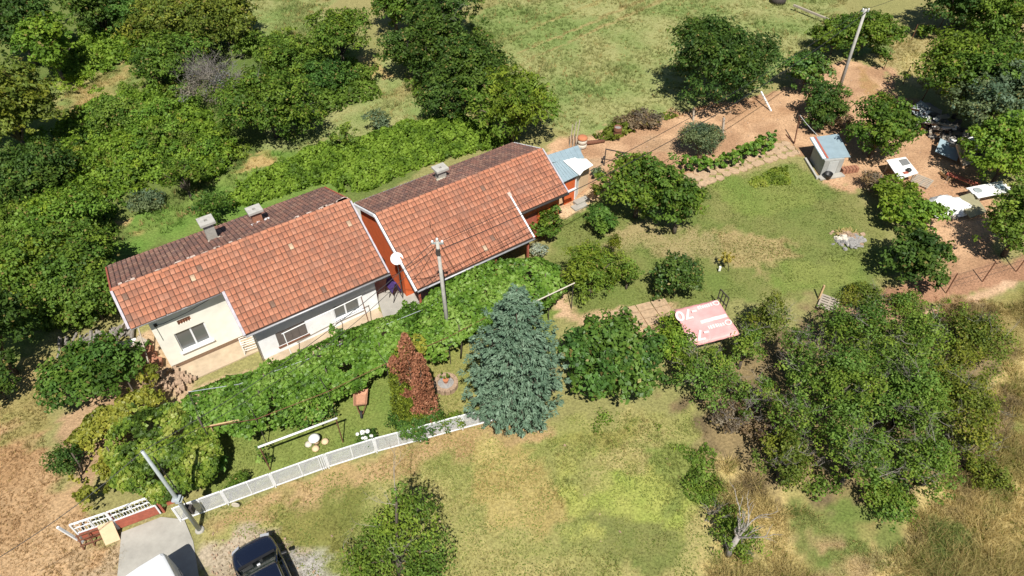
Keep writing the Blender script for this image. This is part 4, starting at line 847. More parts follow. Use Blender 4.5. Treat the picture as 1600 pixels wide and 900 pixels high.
for sx in (-1, 1):
    m = MB(); m.obox((sx*0.957, -1.25, 1.55), (0.006, 0, 0.0), (0, 0.42, 0), (0, 0, 0.28)); m.build("side_window", M['carglass'], V_)
    m = MB(); m.obox((sx*0.958, 0.6, 0.95), (0.006, 0, 0), (0, 1.6, 0), (0, 0, 0.05)); m.build("rub_strip", M['black'], V_)
    m = MB(); m.obox((sx*1.08, -1.75, 1.35), (0.1, 0, 0), (0, 0.06, 0), (0, 0, 0.15)); m.build("mirror", M['black'], V_)
    m = MB(); m.obox((sx*0.42, 2.505, 1.62), (0.33, 0, 0), (0, 0.006, 0), (0, 0, 0.26)); m.build("rear_window", M['carglass'], V_)
    m = MB(); m.obox((sx*0.83, 2.50, 1.0), (0.06, 0, 0), (0, 0.02, 0), (0, 0, 0.22)); m.build("tail_lamp", M['red'], V_)
def wheel(parent, x, y, r=0.33, wd=0.2):
    m = MB(); s = 1 if x > 0 else -1; m.tube([(x-wd/2, y, r), (x+wd/2, y, r)], r, 18); w_ = m.build("wheel", M['tyre'], parent, False)
    m = MB(); m.tube([(x+s*wd*0.49, y, r), (x+s*wd*0.56, y, r)], r*0.64, 14); m.build("rim", M['rim'], w_)
for x in (-0.82, 0.82):
    for y in (-1.9, 1.5): wheel(V_, x, y, 0.34)
a, b = P(372, 896, 0.95), P(431, 863, 0.95); rt = (b-a).normalized(); rt.z = 0; yaw = math.atan2(rt.y, rt.x); fw = Vector((-rt.y, rt.x, 0))
ctr = (a+b)/2-fw*0.78+rt*0.02; ctr.z = 0
K = thing("dark_car", ctr, "dark navy hatchback parked on gravel at the picture's lower edge", "car", None, yaw)
def cring(y, w, z0, zb, zt):
    return [(-w*0.9, y, z0), (w*0.9, y, z0), (w, y, z0+0.22), (w*1.01, y, zb-0.18), (w*0.95, y, zb-0.02), (w*0.6, y, zt), (0, y, zt+0.025), (-w*0.6, y, zt), (-w*0.95, y, zb-0.02), (-w*1.01, y, zb-0.18), (-w, y, z0+0.22)]
o = loft([cring(1.99, 0.52, 0.34, 0.60, 0.60), cring(1.93, 0.68, 0.24, 0.70, 0.71), cring(1.75, 0.80, 0.22, 0.80, 0.80), cring(1.45, 0.87, 0.20, 0.87, 0.88), cring(0.85, 0.89, 0.2, 0.95, 0.97), cring(0.0, 0.90, 0.2, 0.97, 0.98), cring(-1.2, 0.90, 0.2, 0.98, 0.99), cring(-1.85, 0.86, 0.22, 0.98, 0.98), cring(-2.08, 0.78, 0.3, 0.85, 0.86)], "body", 'navy', K)
sb = o.modifiers.new("s", 'SUBSURF'); sb.levels = 1; sb.render_levels = 2
def gring(y, w, z0, zt, tw): return [(-w, y, z0), (w, y, z0), (tw, y, zt-0.05), (tw*0.8, y, zt), (0, y, zt+0.02), (-tw*0.8, y, zt), (-tw, y, zt-0.05)]
o = loft([gring(0.86, 0.80, 0.93, 0.95, 0.77), gring(0.16, 0.80, 0.93, 1.40, 0.62), gring(-0.3, 0.80, 0.93, 1.475, 0.61), gring(-1.2, 0.79, 0.93, 1.45, 0.60), gring(-1.7, 0.76, 0.93, 1.28, 0.58), gring(-2.02, 0.7, 0.93, 0.98, 0.64)], "cabin", 'carglass', K)
o = loft([[(-x, y, z), (x, y, z), (x*0.95, y, z+0.03), (0, y, z+0.05), (-x*0.95, y, z+0.03)] for y, x, z in ((0.22, 0.60, 1.385), (0.1, 0.635, 1.42), (-0.3, 0.635, 1.468), (-1.2, 0.62, 1.445), (-1.62, 0.6, 1.33))], "roof", 'navy', K)
for sx in (-1, 1):
    m = MB(); m.tube([(sx*0.80, 0.90, 0.945), (sx*0.655, 0.14, 1.425)], 0.035, 6); m.build("window_pillar", M['navy'], K, True)
    m = MB(); m.tube([(sx*0.62, 0.0, 1.475), (sx*0.61, -1.1, 1.49)], 0.017, 6); m.build("roof_rail", M['rim'], K, True)
    m = MB(); m.obox((sx*1.0, 0.55, 1.0), (0.12, -0.02, 0), (0, 0.06, 0), (0, 0, 0.075)); o = m.build("mirror", M['black'], K); bv = o.modifiers.new("b", 'BEVEL'); bv.width = 0.03; bv.segments = 2
    m = MB(); m.obox((sx*0.60, 1.865, 0.68), (0.16, -sx*0.06, 0), (0.02, 0.06, -0.01), (0, 0, 0.06)); o = m.build("headlight", M['lens'], K)
    m = MB(); m.tube([(sx*0.2, 0.82, 0.985), (sx*0.2-0.5, 0.78, 1.0)], 0.012, 4); m.build("wiper", M['black'], K)
m = MB(); m.obox((0, 0.90, 0.972), (0.72, 0, 0), (0, 0.06, -0.006), (0, 0, 0.012)); m.build("cowl", M['black'], K)
m = MB(); m.obox((0, 1.985, 0.45), (0.42, 0, 0), (0, 0.02, 0), (0, 0, 0.09)); m.build("grille", M['black'], K)
m = MB(); m.obox((0.02, 0.55, 1.17), (0.06, 0, 0), (0, 0.03, -0.02), (0, 0.02, 0.03)); m.build("dash_card", M['whitepaint'], K)
for x in (-0.78, 0.78):
    for y in (-1.3, 1.28): wheel(K, x, y, 0.31)

# ------------------------------------------------------------------ garden things in the front yard
q = P(566, 632); t = thing("wheelbarrow", q, "wheelbarrow with a dusty orange tray on the front lawn", "wheelbarrow", None, math.radians(8))
rim = [(-0.32, -0.45), (0.30, -0.45), (0.36, 0.45), (-0.36, 0.45)]; bot = [(-0.22, -0.3), (0.2, -0.3), (0.24, 0.3), (-0.24, 0.3)]
m = MB(); vs = [(x, y, 0.58) for x, y in rim]+[(x, y, 0.32) for x, y in bot]+[(x*0.94, y*0.94, 0.575) for x, y in rim]+[(x*0.94, y*0.94, 0.42) for x, y in bot]
m.add(vs, [(i, (i+1) % 4, 4+(i+1) % 4, 4+i) for i in range(4)]+[(7, 6, 5, 4)]+[(8+(i+1) % 4, 8+i, 12+i, 12+(i+1) % 4) for i in range(4)]+[(12, 13, 14, 15)]+[(i, 8+i, 8+(i+1) % 4, (i+1) % 4) for i in range(4)]); m.build("tray", M['barrow'], t)
for s in (-1, 1):
    m = MB(); m.tube([(s*0.06, -0.72, 0.2), (s*0.2, -0.35, 0.33), (s*0.3, 0.4, 0.45), (s*0.34, 1.0, 0.55)], 0.022, 6); m.build("handle", M['rust'], t); m = MB(); m.tube([(s*0.25, 0.3, 0.42), (s*0.28, 0.45, 0)], 0.02, 5); m.build("leg", M['rust'], t)
m = MB(); m.tube([(-0.05, -0.72, 0.19), (0.05, -0.72, 0.19)], 0.19, 14); m.build("wheel", M['tyre'], t)
q = P(697, 602); t = thing("stone_planter", q, "round stone ringed flower planter on the front lawn", "planter")
for k in range(14):
    a_ = k*math.pi/7; m = MB(); r_ = 0.5; m.obox((r_*math.cos(a_), r_*math.sin(a_), 0.12), (0.1*math.cos(a_), 0.1*math.sin(a_), 0), (-0.11*math.sin(a_), 0.11*math.cos(a_), 0), (0, 0, 0.13+rnd.uniform(0, .04))); m.build("stone", M['rubble'], t)
m = MB(); m.lathe((0, 0, 0), [(0.42, 0), (0.42, 0.16), (0.1, 0.2)], 14); m.build("soil", M['ash'], t); m = MB(); m.lathe((0, 0.05, 0.18), [(0.1, 0), (0.15, 0.22), (0.12, 0.22)], 12); m.build("flower_pot", M['terracotta'], t)
V, F_, C = crown_leaves([(0, 0.1, 0.6, 0.2, 0.25)], 130, 0.14, 0.05, 'mid', spread=0.06); obj("plant", np_mesh("pot_plant", V, F_, C), M['leaf'], t)
q = P(495, 692); t = thing("mushroom_ornament", q, "white capped mushroom ornament with small stones on the front lawn", "garden ornament")
m = MB(); m.lathe((0, 0, 0), [(0.15, 0), (0.12, 0.35)], 12); m.build("stalk", M['beige'], t, True); m = MB(); m.lathe((-0.05, 0, 0.33), [(0.06, 0), (0.25, 0.02), (0.27, 0.07), (0.17, 0.16), (0.05, 0.19)], 16); m.build("cap", M['plasticw'], t, True)
for i, (x, y, lb) in enumerate(((-0.35, -0.1, "round stone to the left of the mushroom ornament"), (0.38, 0.05, "round stone to the right of the mushroom ornament"), (0.02, -0.33, "flat stone in front of the mushroom ornament"))):
    m = MB(); m.lathe((0, 0, -0.02), [(0.15, 0), (0.18, 0.08), (0.12, 0.16), (0.03, 0.18)], 9); tag(m.build("stone", M['beige'] if i else M['ceramic'], None, True, (q.x+x, q.y+y, 0)), lb, "stone", "stones at the ornament")
# clothes line frame
a, b = P(403, 699, 1.9), P(527, 653, 1.9); t = thing("clothes_line", (a.x, a.y, 0), "white horizontal pipe on rusty posts above the front lawn", "clothes line")
d = b-a; m = MB(); m.tube([(0, 0, 1.9), (d.x, d.y, 1.9)], 0.05, 8); m.build("crossbar", M['plasticw'], t, True)
for k, (f, mt) in enumerate(((0.02, 'rust'), (0.98, 'rust'))): m = MB(); m.tube([(d.x*f, d.y*f, 0), (d.x*f, d.y*f, 1.85)], 0.028, 6); m.build("post", M[mt], t)
# pergola frame
pv = [P(u, v, 2.05) for u, v in ((318, 668), (400, 655), (512, 612), (603, 568), (700, 527), (790, 480))]
t = thing("vine_pergola", (pv[0].x, pv[0].y, 0), "long rusty pipe pergola carrying the grapevine along the front of the houses", "pergola")
o_ = Vector((pv[0].x, pv[0].y, 0)); bk = Vector((-0.56, 0.83, 0))*2.3
for i, p in enumerate(pv):
    m = MB(o_); m.tube([Vector((p.x, p.y, 0)), p], 0.02, 6); m.build("post", M['darkiron'], t); m = MB(o_); m.tube([p+bk-Vector((0, 0, 2.05)), p+bk], 0.02, 6); m.build("post", M['darkiron'], t); m = MB(o_); m.tube([p, p+bk], 0.015, 6); m.build("crossbeam", M['darkiron'], t)
for s in (0, 1):
    m = MB(o_); m.tube([p+bk*s for p in pv], 0.017, 6); m.build("beam", M['rust' if s == 0 else 'galv'], t)
a = P(330, 668, 1.7); b = P(395, 655, 1.7); m = MB(a); m.tube([a+Vector((0, 0, 0.15)), b+Vector((0, 0, 0.15))], 0.03, 6); m.tube([P(330, 668, 1.7)-Vector((0, 0, 1.7)), a+Vector((0, 0, 0.15))], 0.025, 6); tag(m.build("yellow_rail", M['tanwood'], None, loc=a), "pale wooden rail at the pergola's left front end", "rail")
a, b = P(440, 522, 2.35), P(565, 462, 2.35); t = thing("awning_frame", (a.x, a.y, 0), "thin white pipe frame standing in front of the white house windows", "frame")
d = b-a; m = MB(); m.tube([(0, 0, 2.35), (d.x, d.y, 2.35)], 0.025, 6); m.build("rail", M['plasticw'], t)
for f in (0.02, 0.6, 0.99): m = MB(); m.tube([(d.x*f, d.y*f, 2.35), (d.x*f+0.3, d.y*f-0.45, 0)], 0.025, 6); m.build("post", M['plasticw' if f < 0.9 else 'rust'], t)
# right end arch of the pergola
a, b = P(826, 476, 1.9), P(898, 442, 1.9); t = thing("pipe_arch", (a.x, a.y, 0), "pale pipe rail with dark posts at the vine's right end", "rail")
d = b-a; m = MB(); m.tube([(0, 0, 1.9), (d.x, d.y, 1.9)], 0.035, 6); m.build("rail", M['ceramic'], t)
for f in (0.45, 0.97): m = MB(); m.tube([(d.x*f, d.y*f, 1.9), (d.x*f, d.y*f, 0)], 0.03, 6); m.build("post", M['darkiron'], t)
m = MB(); m.tube([(d.x*0.45, d.y*0.45, 1.85), (d.x*0.45-0.5, d.y*0.45+1.2, 1.85)], 0.03, 6); m.build("crossbeam", M['ceramic'], t)

# ------------------------------------------------------------------ red tarp canopy
cs = [P(1054, 484, 1.75), P(1121, 468, 2.15), P(1156, 521, 2.1), P(1079, 541, 1.65)]
T = thing("tarp_canopy", (cs[3].x, cs[3].y, 0), "low canopy of faded red tarpaulin printed with white lettering", "canopy")
o_ = T.location; a, b, c, d = [p-o_ for p in cs]; NX, NY = 18, 14; vs = []; fs = []
def tpt(s, t):
    p = a.lerp(b, s).lerp(d.lerp(c, s), t); p = p.copy()
    p.z += 0.035*math.sin(s*9+t*4)*math.sin(t*math.pi)*0.5-0.06*math.sin(s*math.pi)*math.sin(t*math.pi)+0.012*math.sin(s*31+t*9)
    if t > 0.93: p.z -= 0.10*(t-0.93)/0.07
    return p
for j in range(NY+1):
    for i in range(NX+1): vs.append(tpt(i/NX, j/NY))
for j in range(NY):
    for i in range(NX): k = j*(NX+1)+i; fs.append((k+NX+1, k+NX+2, k+1, k))
m = MB(); m.add(vs, fs); tp = m.build("tarpaulin", M['tarp'], T, True); sm = tp.modifiers.new("s", 'SOLIDIFY'); sm.thickness = 0.008; sm.offset = -1
def patch(name, s0, s1, t0, t1, n=8):
    vs = []; fs = []
    for j in range(5):
        for i in range(n+1):
            s_ = s0+(s1-s0)*i/n; t_ = t0+(t1-t0)*j/4; vs.append(tpt(s_, t_)+Vector((0, 0, 0.012)))
    for j in range(4):
        for i in range(n): k = j*(n+1)+i; fs.append((k+n+1, k+n+2, k+1, k))
    m = MB(); m.add(vs, fs); return m.build(name, M['tarpwhite'], tp, True)
def letters(txt, s, t, size, rot=math.pi):
    cu = bpy.data.curves.new("lettering", 'FONT'); cu.body = txt; cu.size = size; cu.align_x = 'CENTER'; cu.align_y = 'CENTER'; cu.extrude = 0.004; cu.offset = size*0.03
    o = bpy.data.objects.new("lettering", cu); dg = bpy.context.evaluated_depsgraph_get(); sc.collection.objects.link(o); dg.update(); me = bpy.data.meshes.new_from_object(o.evaluated_get(dg)); bpy.data.objects.remove(o)
    me.materials.clear(); me.materials.append(M['tarpwhite']); o = bpy.data.objects.new("lettering", me); sc.collection.objects.link(o); o.parent = tp
    X = (b-a).normalized(); Yv = (a-d); N = X.cross(Yv).normalized(); Yv = N.cross(X)
    R = Matrix((X, Yv, N)).transposed().to_4x4() @ Matrix.Rotation(rot, 4, 'Z'); o.matrix_local = Matrix.Translation(tpt(s, t)+N*0.05) @ R
letters("-70", 0.20, 0.20, 0.85); letters("-70", 0.24, 0.79, 0.85)
patch("print_band", 0.42, 0.98, 0.42, 0.51); 
for t0 in (0.035, 0.60):
    x = 0.50
    while x < 0.85: wd_ = rnd.uniform(0.025, 0.045); patch("print_mark", x, x+wd_, t0+rnd.uniform(0, .03), t0+0.10, 2); x += wd_+0.012
letters("O", 0.92, 0.09, 0.42); letters("O", 0.92, 0.65, 0.46)
for p in (a, b, c, d):
    m = MB(); m.tube([(p.x, p.y, 0), (p.x, p.y, p.z-0.03)], 0.04, 6); m.build("post", M['wood'], T)
p0, p1 = P(1118, 478), P(1135, 470); t = thing("iron_gate", p0, "dark iron mesh gate leaning beside the red tarp", "gate"); d_ = P(1139, 466, 1.3)-p0; d_.z = 0
for z in (0.1, 0.7, 1.3): m = MB(); m.beam((0, 0, z), (d_.x, d_.y, z), 0.05, 0.05); m.build("rail", M['darkiron'], t)
for f in (0, 0.33, 0.66, 1): m = MB(); m.beam((d_.x*f, d_.y*f, 0), (d_.x*f, d_.y*f, 1.3), 0.045, 0.045); m.build("bar", M['darkiron'], t)

# ------------------------------------------------------------------ soil plot and junk yard
def bar(name, a, b, w_, h_, mt, label, cat, group=None):
    m = MB(a); m.beam(a, b, w_, h_); return tag(m.build(name, M[mt], None, loc=a), label, cat, group)
bar("white_post", P(1205, 174), P(1189, 143, 0.9), 0.10, 0.10, 'plasticw', "white slanting post on the bare soil below the big dark tree", "post")
bar("wooden_post", P(1083, 188), P(1084, 168, 0.9), 0.12, 0.12, 'wood', "wooden post under the big dark tree by the meadow", "post"); bar("wooden_post", P(1129, 208), P(1131, 184, 1.1), 0.13, 0.13, 'wood', "wooden post standing right of the grey green shrub", "post")
bar("rusty_post", P(1241, 224), P(1250, 180, 1.9), 0.07, 0.07, 'rust', "tall rusty post on soil left of the grey shed", "post"); bar("rusty_stay", P(1228, 210), P(1241, 223, 0.1), 0.05, 0.05, 'rust', "rusty stay lying against the tall rusty post", "stay")
wire(P(1250, 180, 1.9), P(1278, 212, 2.4), 0.05, "white line from the rusty post to the grey shed roof", 0.02, "lines on the soil plot").data.materials[0] = M['plasticw']
def wire_fence(posts, h, label, tilt=(0.4, 0.1), mesh=True):
    pts = [P(*p) for p in posts]; t = thing("wire_fence", pts[0], label, "wire fence", "wire fences")
    tops = []
    for p in pts:
        q = p-pts[0]; e = q+Vector((rnd.uniform(-.1, .1)+tilt[0]*0.2, tilt[1]*0.3, h)); m = MB(); m.tube([q, e], 0.035, 5); m.build("post", M['rust'], t); tops.append((q, e))
    m = MB()
    for (q0, e0), (q1, e1) in zip(tops, tops[1:]):
        for f in (0.3, 0.6, 0.95): m.tube([q0.lerp(e0, f), q1.lerp(e1, f)], 0.006, 3)
        n = int((q1-q0).length/0.3)
        for k in range(1, n): m.tube([q0.lerp(q1, k/n), e0.lerp(e1, k/n)*0.95+q0.lerp(q1, k/n)*0.05], 0.004, 3)
    m.build("wires", M['darkiron'], t)
wire_fence([(1478, 458), (1535, 440), (1588, 424), (1640, 405)], 1.5, "rusty wire fence along the red soil bank by the dry grass")
wire_fence([(1381, 108), (1411, 131), (1440, 158)], 1.5, "rusty wire fence around the corner of the mown yellow field"); wire_fence([(1424, 63), (1466, 46), (1520, 40)], 1.4, "wire fence at the far edge of the mown yellow field")
bar("rail_pole", P(1240, 8, 0.5), P(1306, 35, 0.4), 0.16, 0.16, 'wood', "pale long rail lying across the far field", "rail")
q = P(1215, 4); m = MB(); m.lathe((0, 0, 0), [(0.7, 0), (0.75, 0.4), (0.5, 0.8), (0.1, 0.9)], 10); tag(m.build("dark_heap", M['darkiron'], None, True, q), "dark covered heap at the far field edge", "heap")
t = thing("board_table", P(1411, 275), "white board on trestles beside the bright shrubs of the junk yard", "table")
cs = [P(1385, 250, 0.85), P(1415, 245, 0.85), P(1435, 270, 0.8), P(1405, 280, 0.8)]; bd = sheet("table_top", cs, M['whitesheet'], t, 0.04)
pa, pb, pc, pd = [p-t.location for p in cs]; f2 = lambda s, r, z=0.012: pa.lerp(pb, s).lerp(pd.lerp(pc, s), r)+Vector((0, 0, z))
m = MB(); m.add([f2(.55, .12), f2(.95, .12), f2(.95, .45), f2(.55, .45)], [(3, 2, 1, 0)]); m.add([f2(.55, .12, .03), f2(.95, .12, .03), f2(.95, .45, .03), f2(.55, .45, .03)], [(0, 1, 2, 3)]); m.build("dark_tray", mat("grey mottled tray", (0.2, 0.2, 0.2), 0.7, 0.5, 30), bd)
for s, r in ((.08, .1), (.9, .1), (.9, .9), (.08, .9)): p = f2(s, r); m = MB(); m.box((p.x-.035, p.y-.035, 0), (p.x+.035, p.y+.035, p.z-0.06)); m.build("leg", M['wood'], t)
p = f2(.62, .78)+t.location; m = MB(); m.lathe((0, 0, 0), [(0.05, 0), (0.17, 0.06), (0.17, 0.14), (0.08, 0.22)], 10); tag(m.build("dark_ball", M['cable'], None, True, p), "dark round bundle lying on the white board", "bundle")
p = f2(.45, .82)+t.location; m = MB(); m.obox((0, 0, 0.02), (0.16, 0.04, 0), (-0.03, 0.1, 0), (0, 0, 0.015)); tag(m.build("red_rag", M['red'], None, loc=p), "small reddish rag lying on the white board", "rag")
t = thing("slatted_pallet", P(1440, 285), "slatted wooden pallet on soil beside the white board", "pallet", None, -0.75)
for k in range(6): wbox("slat", M['wood'], t, (-0.55, -0.55+k*0.2, 0.1), (0.55, -0.43+k*0.2, 0.125))
for x in (-0.5, 0, 0.45): wbox("bearer", M['wood'], t, (x, -0.55, 0), (x+0.08, 0.57, 0.098))
t = thing("wooden_pallet", P(1294, 476), "grey wooden pallet beside the plum thicket with a leaning post", "pallet", None, -0.55)
for k in range(6): wbox("slat", M['wood'], t, (-0.5, -0.6+k*0.2, 0.13), (0.5, -0.47+k*0.2, 0.155))
for x in (-0.5, -0.04, 0.4): wbox("bearer", M['wood'], t, (x, -0.6, 0.0), (x+0.1, 0.55, 0.128))
bar("leaning_post", P(1279, 467), P(1288, 446, 0.9), 0.12, 0.09, 'tanwood', "yellowish timber post standing beside the grey pallet", "post")
# white sheet over a heap
q = P(1478, 328); t = thing("covered_heap", q, "heap covered with white plastic sheeting beside bright green shrubs", "heap"); vs = []; fs = []; n = 18
for j in range(8):
    for k in range(n):
        a_ = 2*math.pi*k/n; r_ = (1.15-0.14*j+0.26*math.sin(2*a_+1+0.3*j)+0.13*math.sin(5*a_+j))*(1 if j < 7 else 0.15); vs.append((r_*math.cos(a_)*1.15, r_*math.sin(a_)*0.95, 0.1+0.85*math.sin(j/7*1.5)+0.05*math.sin(5*a_+j*1.3)))
for j in range(7):
    for k in range(n): fs.append((j*n+k, j*n+(k+1) % n, (j+1)*n+(k+1) % n, (j+1)*n+k))
m = MB(); m.add(vs, fs+[tuple(7*n+k for k in range(n))]); m.build("sheeting", M['whitesheet'], t, True)
m = MB(); m.lathe((0, 0, 0), [(0.95, 0), (0.9, 0.12), (0.4, 0.5)], 12); m.build("contents", M['wood'], t)
a = P(1512, 330); t = MB(); t.obox((0, 0, 0.5), (0.62, 0.22, 0.05), (-0.2, 0.75, 0.2), (0.0, -0.01, 0.02)); tag(t.build("olive_panel", M['olive'], None, loc=a), "olive green panel leaning beside the white covered heap", "panel")
t = thing("slatted_bench", P(1538, 312), "workbench with a white slatted top under the right edge trees", "workbench", None, 0.28)
for k in range(7): wbox("slat", M['whitesheet'], t, (-1.4+0.03*(k % 3), -0.55+k*0.16, 0.8), (1.35-0.1*(k % 2), -0.42+k*0.16, 0.84))
for x in (-1.2, 1.1):
    for y in (-0.45, 0.4): wbox("leg", M['wood'], t, (x-.05, y-.05, 0), (x+.05, y+.05, 0.798))
m = MB(); m.lathe((-0.9, 0.1, 0.845), [(0.24, 0), (0.26, 0.05), (0.2, 0.06)], 12); m.build("grey_ring", M['galv'], t); wbox("blue_bag", M['bluesheet'], t, (0.5, -0.2, 0.845), (0.95, 0.25, 0.93))
q = P(1500, 288); t = thing("red_bench", q, "long faded red bench on soil in tree shade", "bench", None, -0.75); wbox("seat", M['red'], t, (-1.0, -0.2, 0.4), (1.0, 0.2, 0.46))
for x in (-0.8, 0.8): wbox("leg", M['wood'], t, (x-.05, -.18, 0), (x+.05, .18, 0.398))
bar("yellow_plank", P(1472, 268, 0.15), P(1486, 280, 0.15), 0.35, 0.2, 'tanwood', "short pale yellow timber lying near the red bench", "timber")
def slab(name, u, v, ax, ay, z, tilt, mt, label, cat, rz, group=None, th=0.025):
    q = P(u, v, z); m = MB(); m.obox((0, 0, 0), (ax/2, 0, 0), (0, ay/2, 0), (0, 0, th/2)); o = m.build(name, M[mt], None, loc=q); o.rotation_euler = (tilt[0], tilt[1], rz); return tag(o, label, cat, group)
slab("metal_sheet", 1482, 234, 1.5, 1.3, 0.45, (0.3, 0.2), 'bluesheet', "bluish metal sheet sloping at the front of the junk heap", "metal sheet", -0.5); slab("metal_sheet", 1437, 170, 1.3, 0.9, 0.6, (0.3, -0.3), 'galv', "grey metal sheet at the far end of the junk heap", "metal sheet", 0.6)
slab("grey_boards", 1453, 192, 1.1, 1.5, 0.5, (-0.5, 0.1), 'wood', "panel of grey boards leaning in the junk heap", "panel", 0.2); slab("terracotta_panel", 1440, 200, 0.8, 0.9, 0.2, (0.2, 0.3), 'terracotta', "terracotta coloured flat sheet beside the junk heap", "panel", 0.4)
slab("cardboard", 1505, 240, 1.0, 1.3, 0.6, (0.7, 0.2), 'beige', "pale pinkish crumpled board at the front of the junk heap", "board", 0.5, th=0.12); slab("crate_side", 1512, 246, 0.8, 1.0, 0.5, (1.1, 0), 'wood', "upright grey crate side at the right of the junk heap", "panel", 0.3, th=0.1)
slab("metal_sheet", 1457, 170, 1.4, 0.5, 0.5, (0.2, 0.2), 'wood', "pale board on the far end of the junk heap", "board", -0.4)
bar("long_plank", P(1528, 212, 0.9), P(1548, 226, 0.7), 0.12, 0.07, 'tanwood', "yellowish plank sticking out of the junk heap's right side", "plank")
bar("long_plank", P(1464, 192, 0.8), P(1492, 198, 0.8), 0.22, 0.06, 'wood', "broad grey plank lying across the top of the junk heap", "plank")
for k in range(46):
    f = rnd.random(); u = 1438+f*95+rnd.uniform(-14, 14); v = 178+f*62+rnd.uniform(-16, 16); mt = rnd.choice(['wood', 'wood', 'darkiron', 'darkiron', 'galv', 'whitesheet', 'rust', 'black'])
    L = rnd.uniform(0.35, 1.5); a_ = rnd.uniform(0, 3.1); q = P(u, v, rnd.uniform(0.12, 0.7)); m = MB(); m.obox((0, 0, 0), (L/2, 0, 0), (0, rnd.uniform(0.05, 0.2), 0), (0, 0, rnd.uniform(0.02, 0.12))); o = m.build("junk_piece", M[mt], None, loc=q); o.rotation_euler = (rnd.uniform(-.5, .5), rnd.uniform(-.4, .4), a_)
    lb = dict(wood="loose grey wood scrap in the junk heap under the trees", darkiron="loose dark iron scrap in the junk heap under the trees", galv="loose bare metal scrap in the junk heap under the trees", whitesheet="loose white scrap in the junk heap under the trees", rust="loose rusty scrap in the junk heap under the trees", black="loose black plastic scrap in the junk heap under the trees")[mt]
    tag(o, lb, "scrap", {"wood": "grey wood scraps", "darkiron": "dark iron scraps", "galv": "bare metal scraps", "whitesheet": "white scraps", "rust": "rusty scraps", "black": "black scraps"}[mt]+" of the junk heap")
m = MB()
for k in range(160):
    f = rnd.random(); p = P(1435+f*100+rnd.uniform(-18, 18), 176+f*66+rnd.uniform(-18, 18), 0.12); r_ = rnd.uniform(0.06, 0.2)
    m.obox(p, (r_, rnd.uniform(-.1, .1), 0.05), (-0.05, r_*0.8, 0.03), (0, 0.02, r_*0.4))
o = m.build("debris", mat("mixed debris", (0.24, 0.22, 0.2), 0.9, 0.8, 1.5)); o["kind"] = "stuff"
# ash pile on the lawn, hay bundle
q = P(1326, 374); t = thing("ash_heap", q, "rough pile of grey ash and pale debris on the lawn", "heap")
for nm, mt, cx_, cy_, n_p, sd in (("ash", 'ash', 0.0, -0.25, 90, 0.34), ("debris", 'rubble', 0.05, 0.15, 70, 0.36), ("ash", 'ash', 0.45, 0.05, 30, 0.22), ("debris", 'ceramic', -0.3, -0.1, 22, 0.3)):
    m = MB()
    for k in range(n_p):
        x, y = rnd.gauss(cx_, sd), rnd.gauss(cy_, sd*0.8); d_ = math.hypot(x-cx_, y-cy_)/sd; z_ = 0.30*math.exp(-d_*d_*0.5); s_ = rnd.uniform(0.04, 0.12)
        m.obox((x, y, max(0.03, z_*0.7)), (s_, rnd.uniform(-.04, .04), rnd.uniform(-.04, .04)), (-.03, s_*0.8, rnd.uniform(-.04, .04)), (0.01, 0.02, s_*0.55))
    m.build(nm, M[mt], t)["kind"] = "stuff"
m = MB()
for k in range(120):
    r_ = 0.6*math.sqrt(rnd.random()); a_ = rnd.uniform(0, 6.28); L = rnd.uniform(0.15, 0.35); m.beam((r_*math.cos(a_), 0.45+r_*math.sin(a_)*0.7, 0.08+0.12*rnd.random()), (r_*math.cos(a_)+L*math.cos(a_*3), 0.45+r_*math.sin(a_)*0.7+L*math.sin(a_*3), 0.1+0.15*rnd.random()), 0.025, 0.02)
tag(m.build("straw_pile", M['straw'], None, loc=q), "loose straw lying behind the grey ash on the lawn", "straw pile")
q = P(1131, 420); t = thing("hay_bundle", q, "yellow green hay bundle on a dark stand on the lawn", "hay bundle")
V, F_, C = crown_leaves([(0, 0, 0.75, 0.33, 0.42), (-0.05, 0.05, 1.0, 0.24, 0.3)], 900, 0.15, 0.05, [(0.20,0.18,0.03),(0.30,0.28,0.06),(0.40,0.37,0.10)], spread=0.05); obj("hay", np_mesh("hay", V, F_, C), M['blade'], t)["kind"] = "stuff"
for x, y in ((-.3, -.1), (.25, -.2), (0, .3)): m = MB(); m.tube([(0, 0, 0.9), (x, y, 0)], 0.02, 5); m.build("leg", M['black'], t)
wbox("feeder", M['plasticw'], t, (-0.4, -0.3, 0.1), (-0.28, -0.2, 0.4))
# flagstone path to the grey shed and paving near the fig
pathc = [P(u, v) for u, v in ((1078, 286), (1105, 275), (1140, 262), (1180, 248), (1215, 238), (1248, 229))]; pt = bpy.data.objects.new("path", None); link(pt); pt["kind"] = "structure"
m = MB()
for i in range(len(pathc)-1):
    d = (pathc[i+1]-pathc[i]); L = d.length; d.normalize(); nn = Vector((-d.y, d.x, 0)); s = 0
    while s < L:
        for w_ in (-0.5, 0.12, 0.62):
            c = pathc[i]+d*(s+rnd.uniform(-.08, .08))+nn*(w_+rnd.uniform(-.06, .06)); k = rnd.randint(5, 7); ph = rnd.random()*6
            poly = [(c.x+rnd.uniform(.29, .40)*math.cos(ph+2*math.pi*j/k), c.y+rnd.uniform(.26, .37)*math.sin(ph+2*math.pi*j/k)) for j in range(k)]
            q = MB(); q.prism(poly, -0.06, 0.03+rnd.uniform(0, .02)); q.build("stone", M['stone'], pt)
        s += 0.62
pv_ = bpy.data.objects.new("paving", None); link(pv_); pv_["kind"] = "structure"; o_ = P(960, 512); dx = (P(1040, 492)-o_); L = dx.length; dx.normalize(); dy = Vector((-dx.y, dx.x, 0))
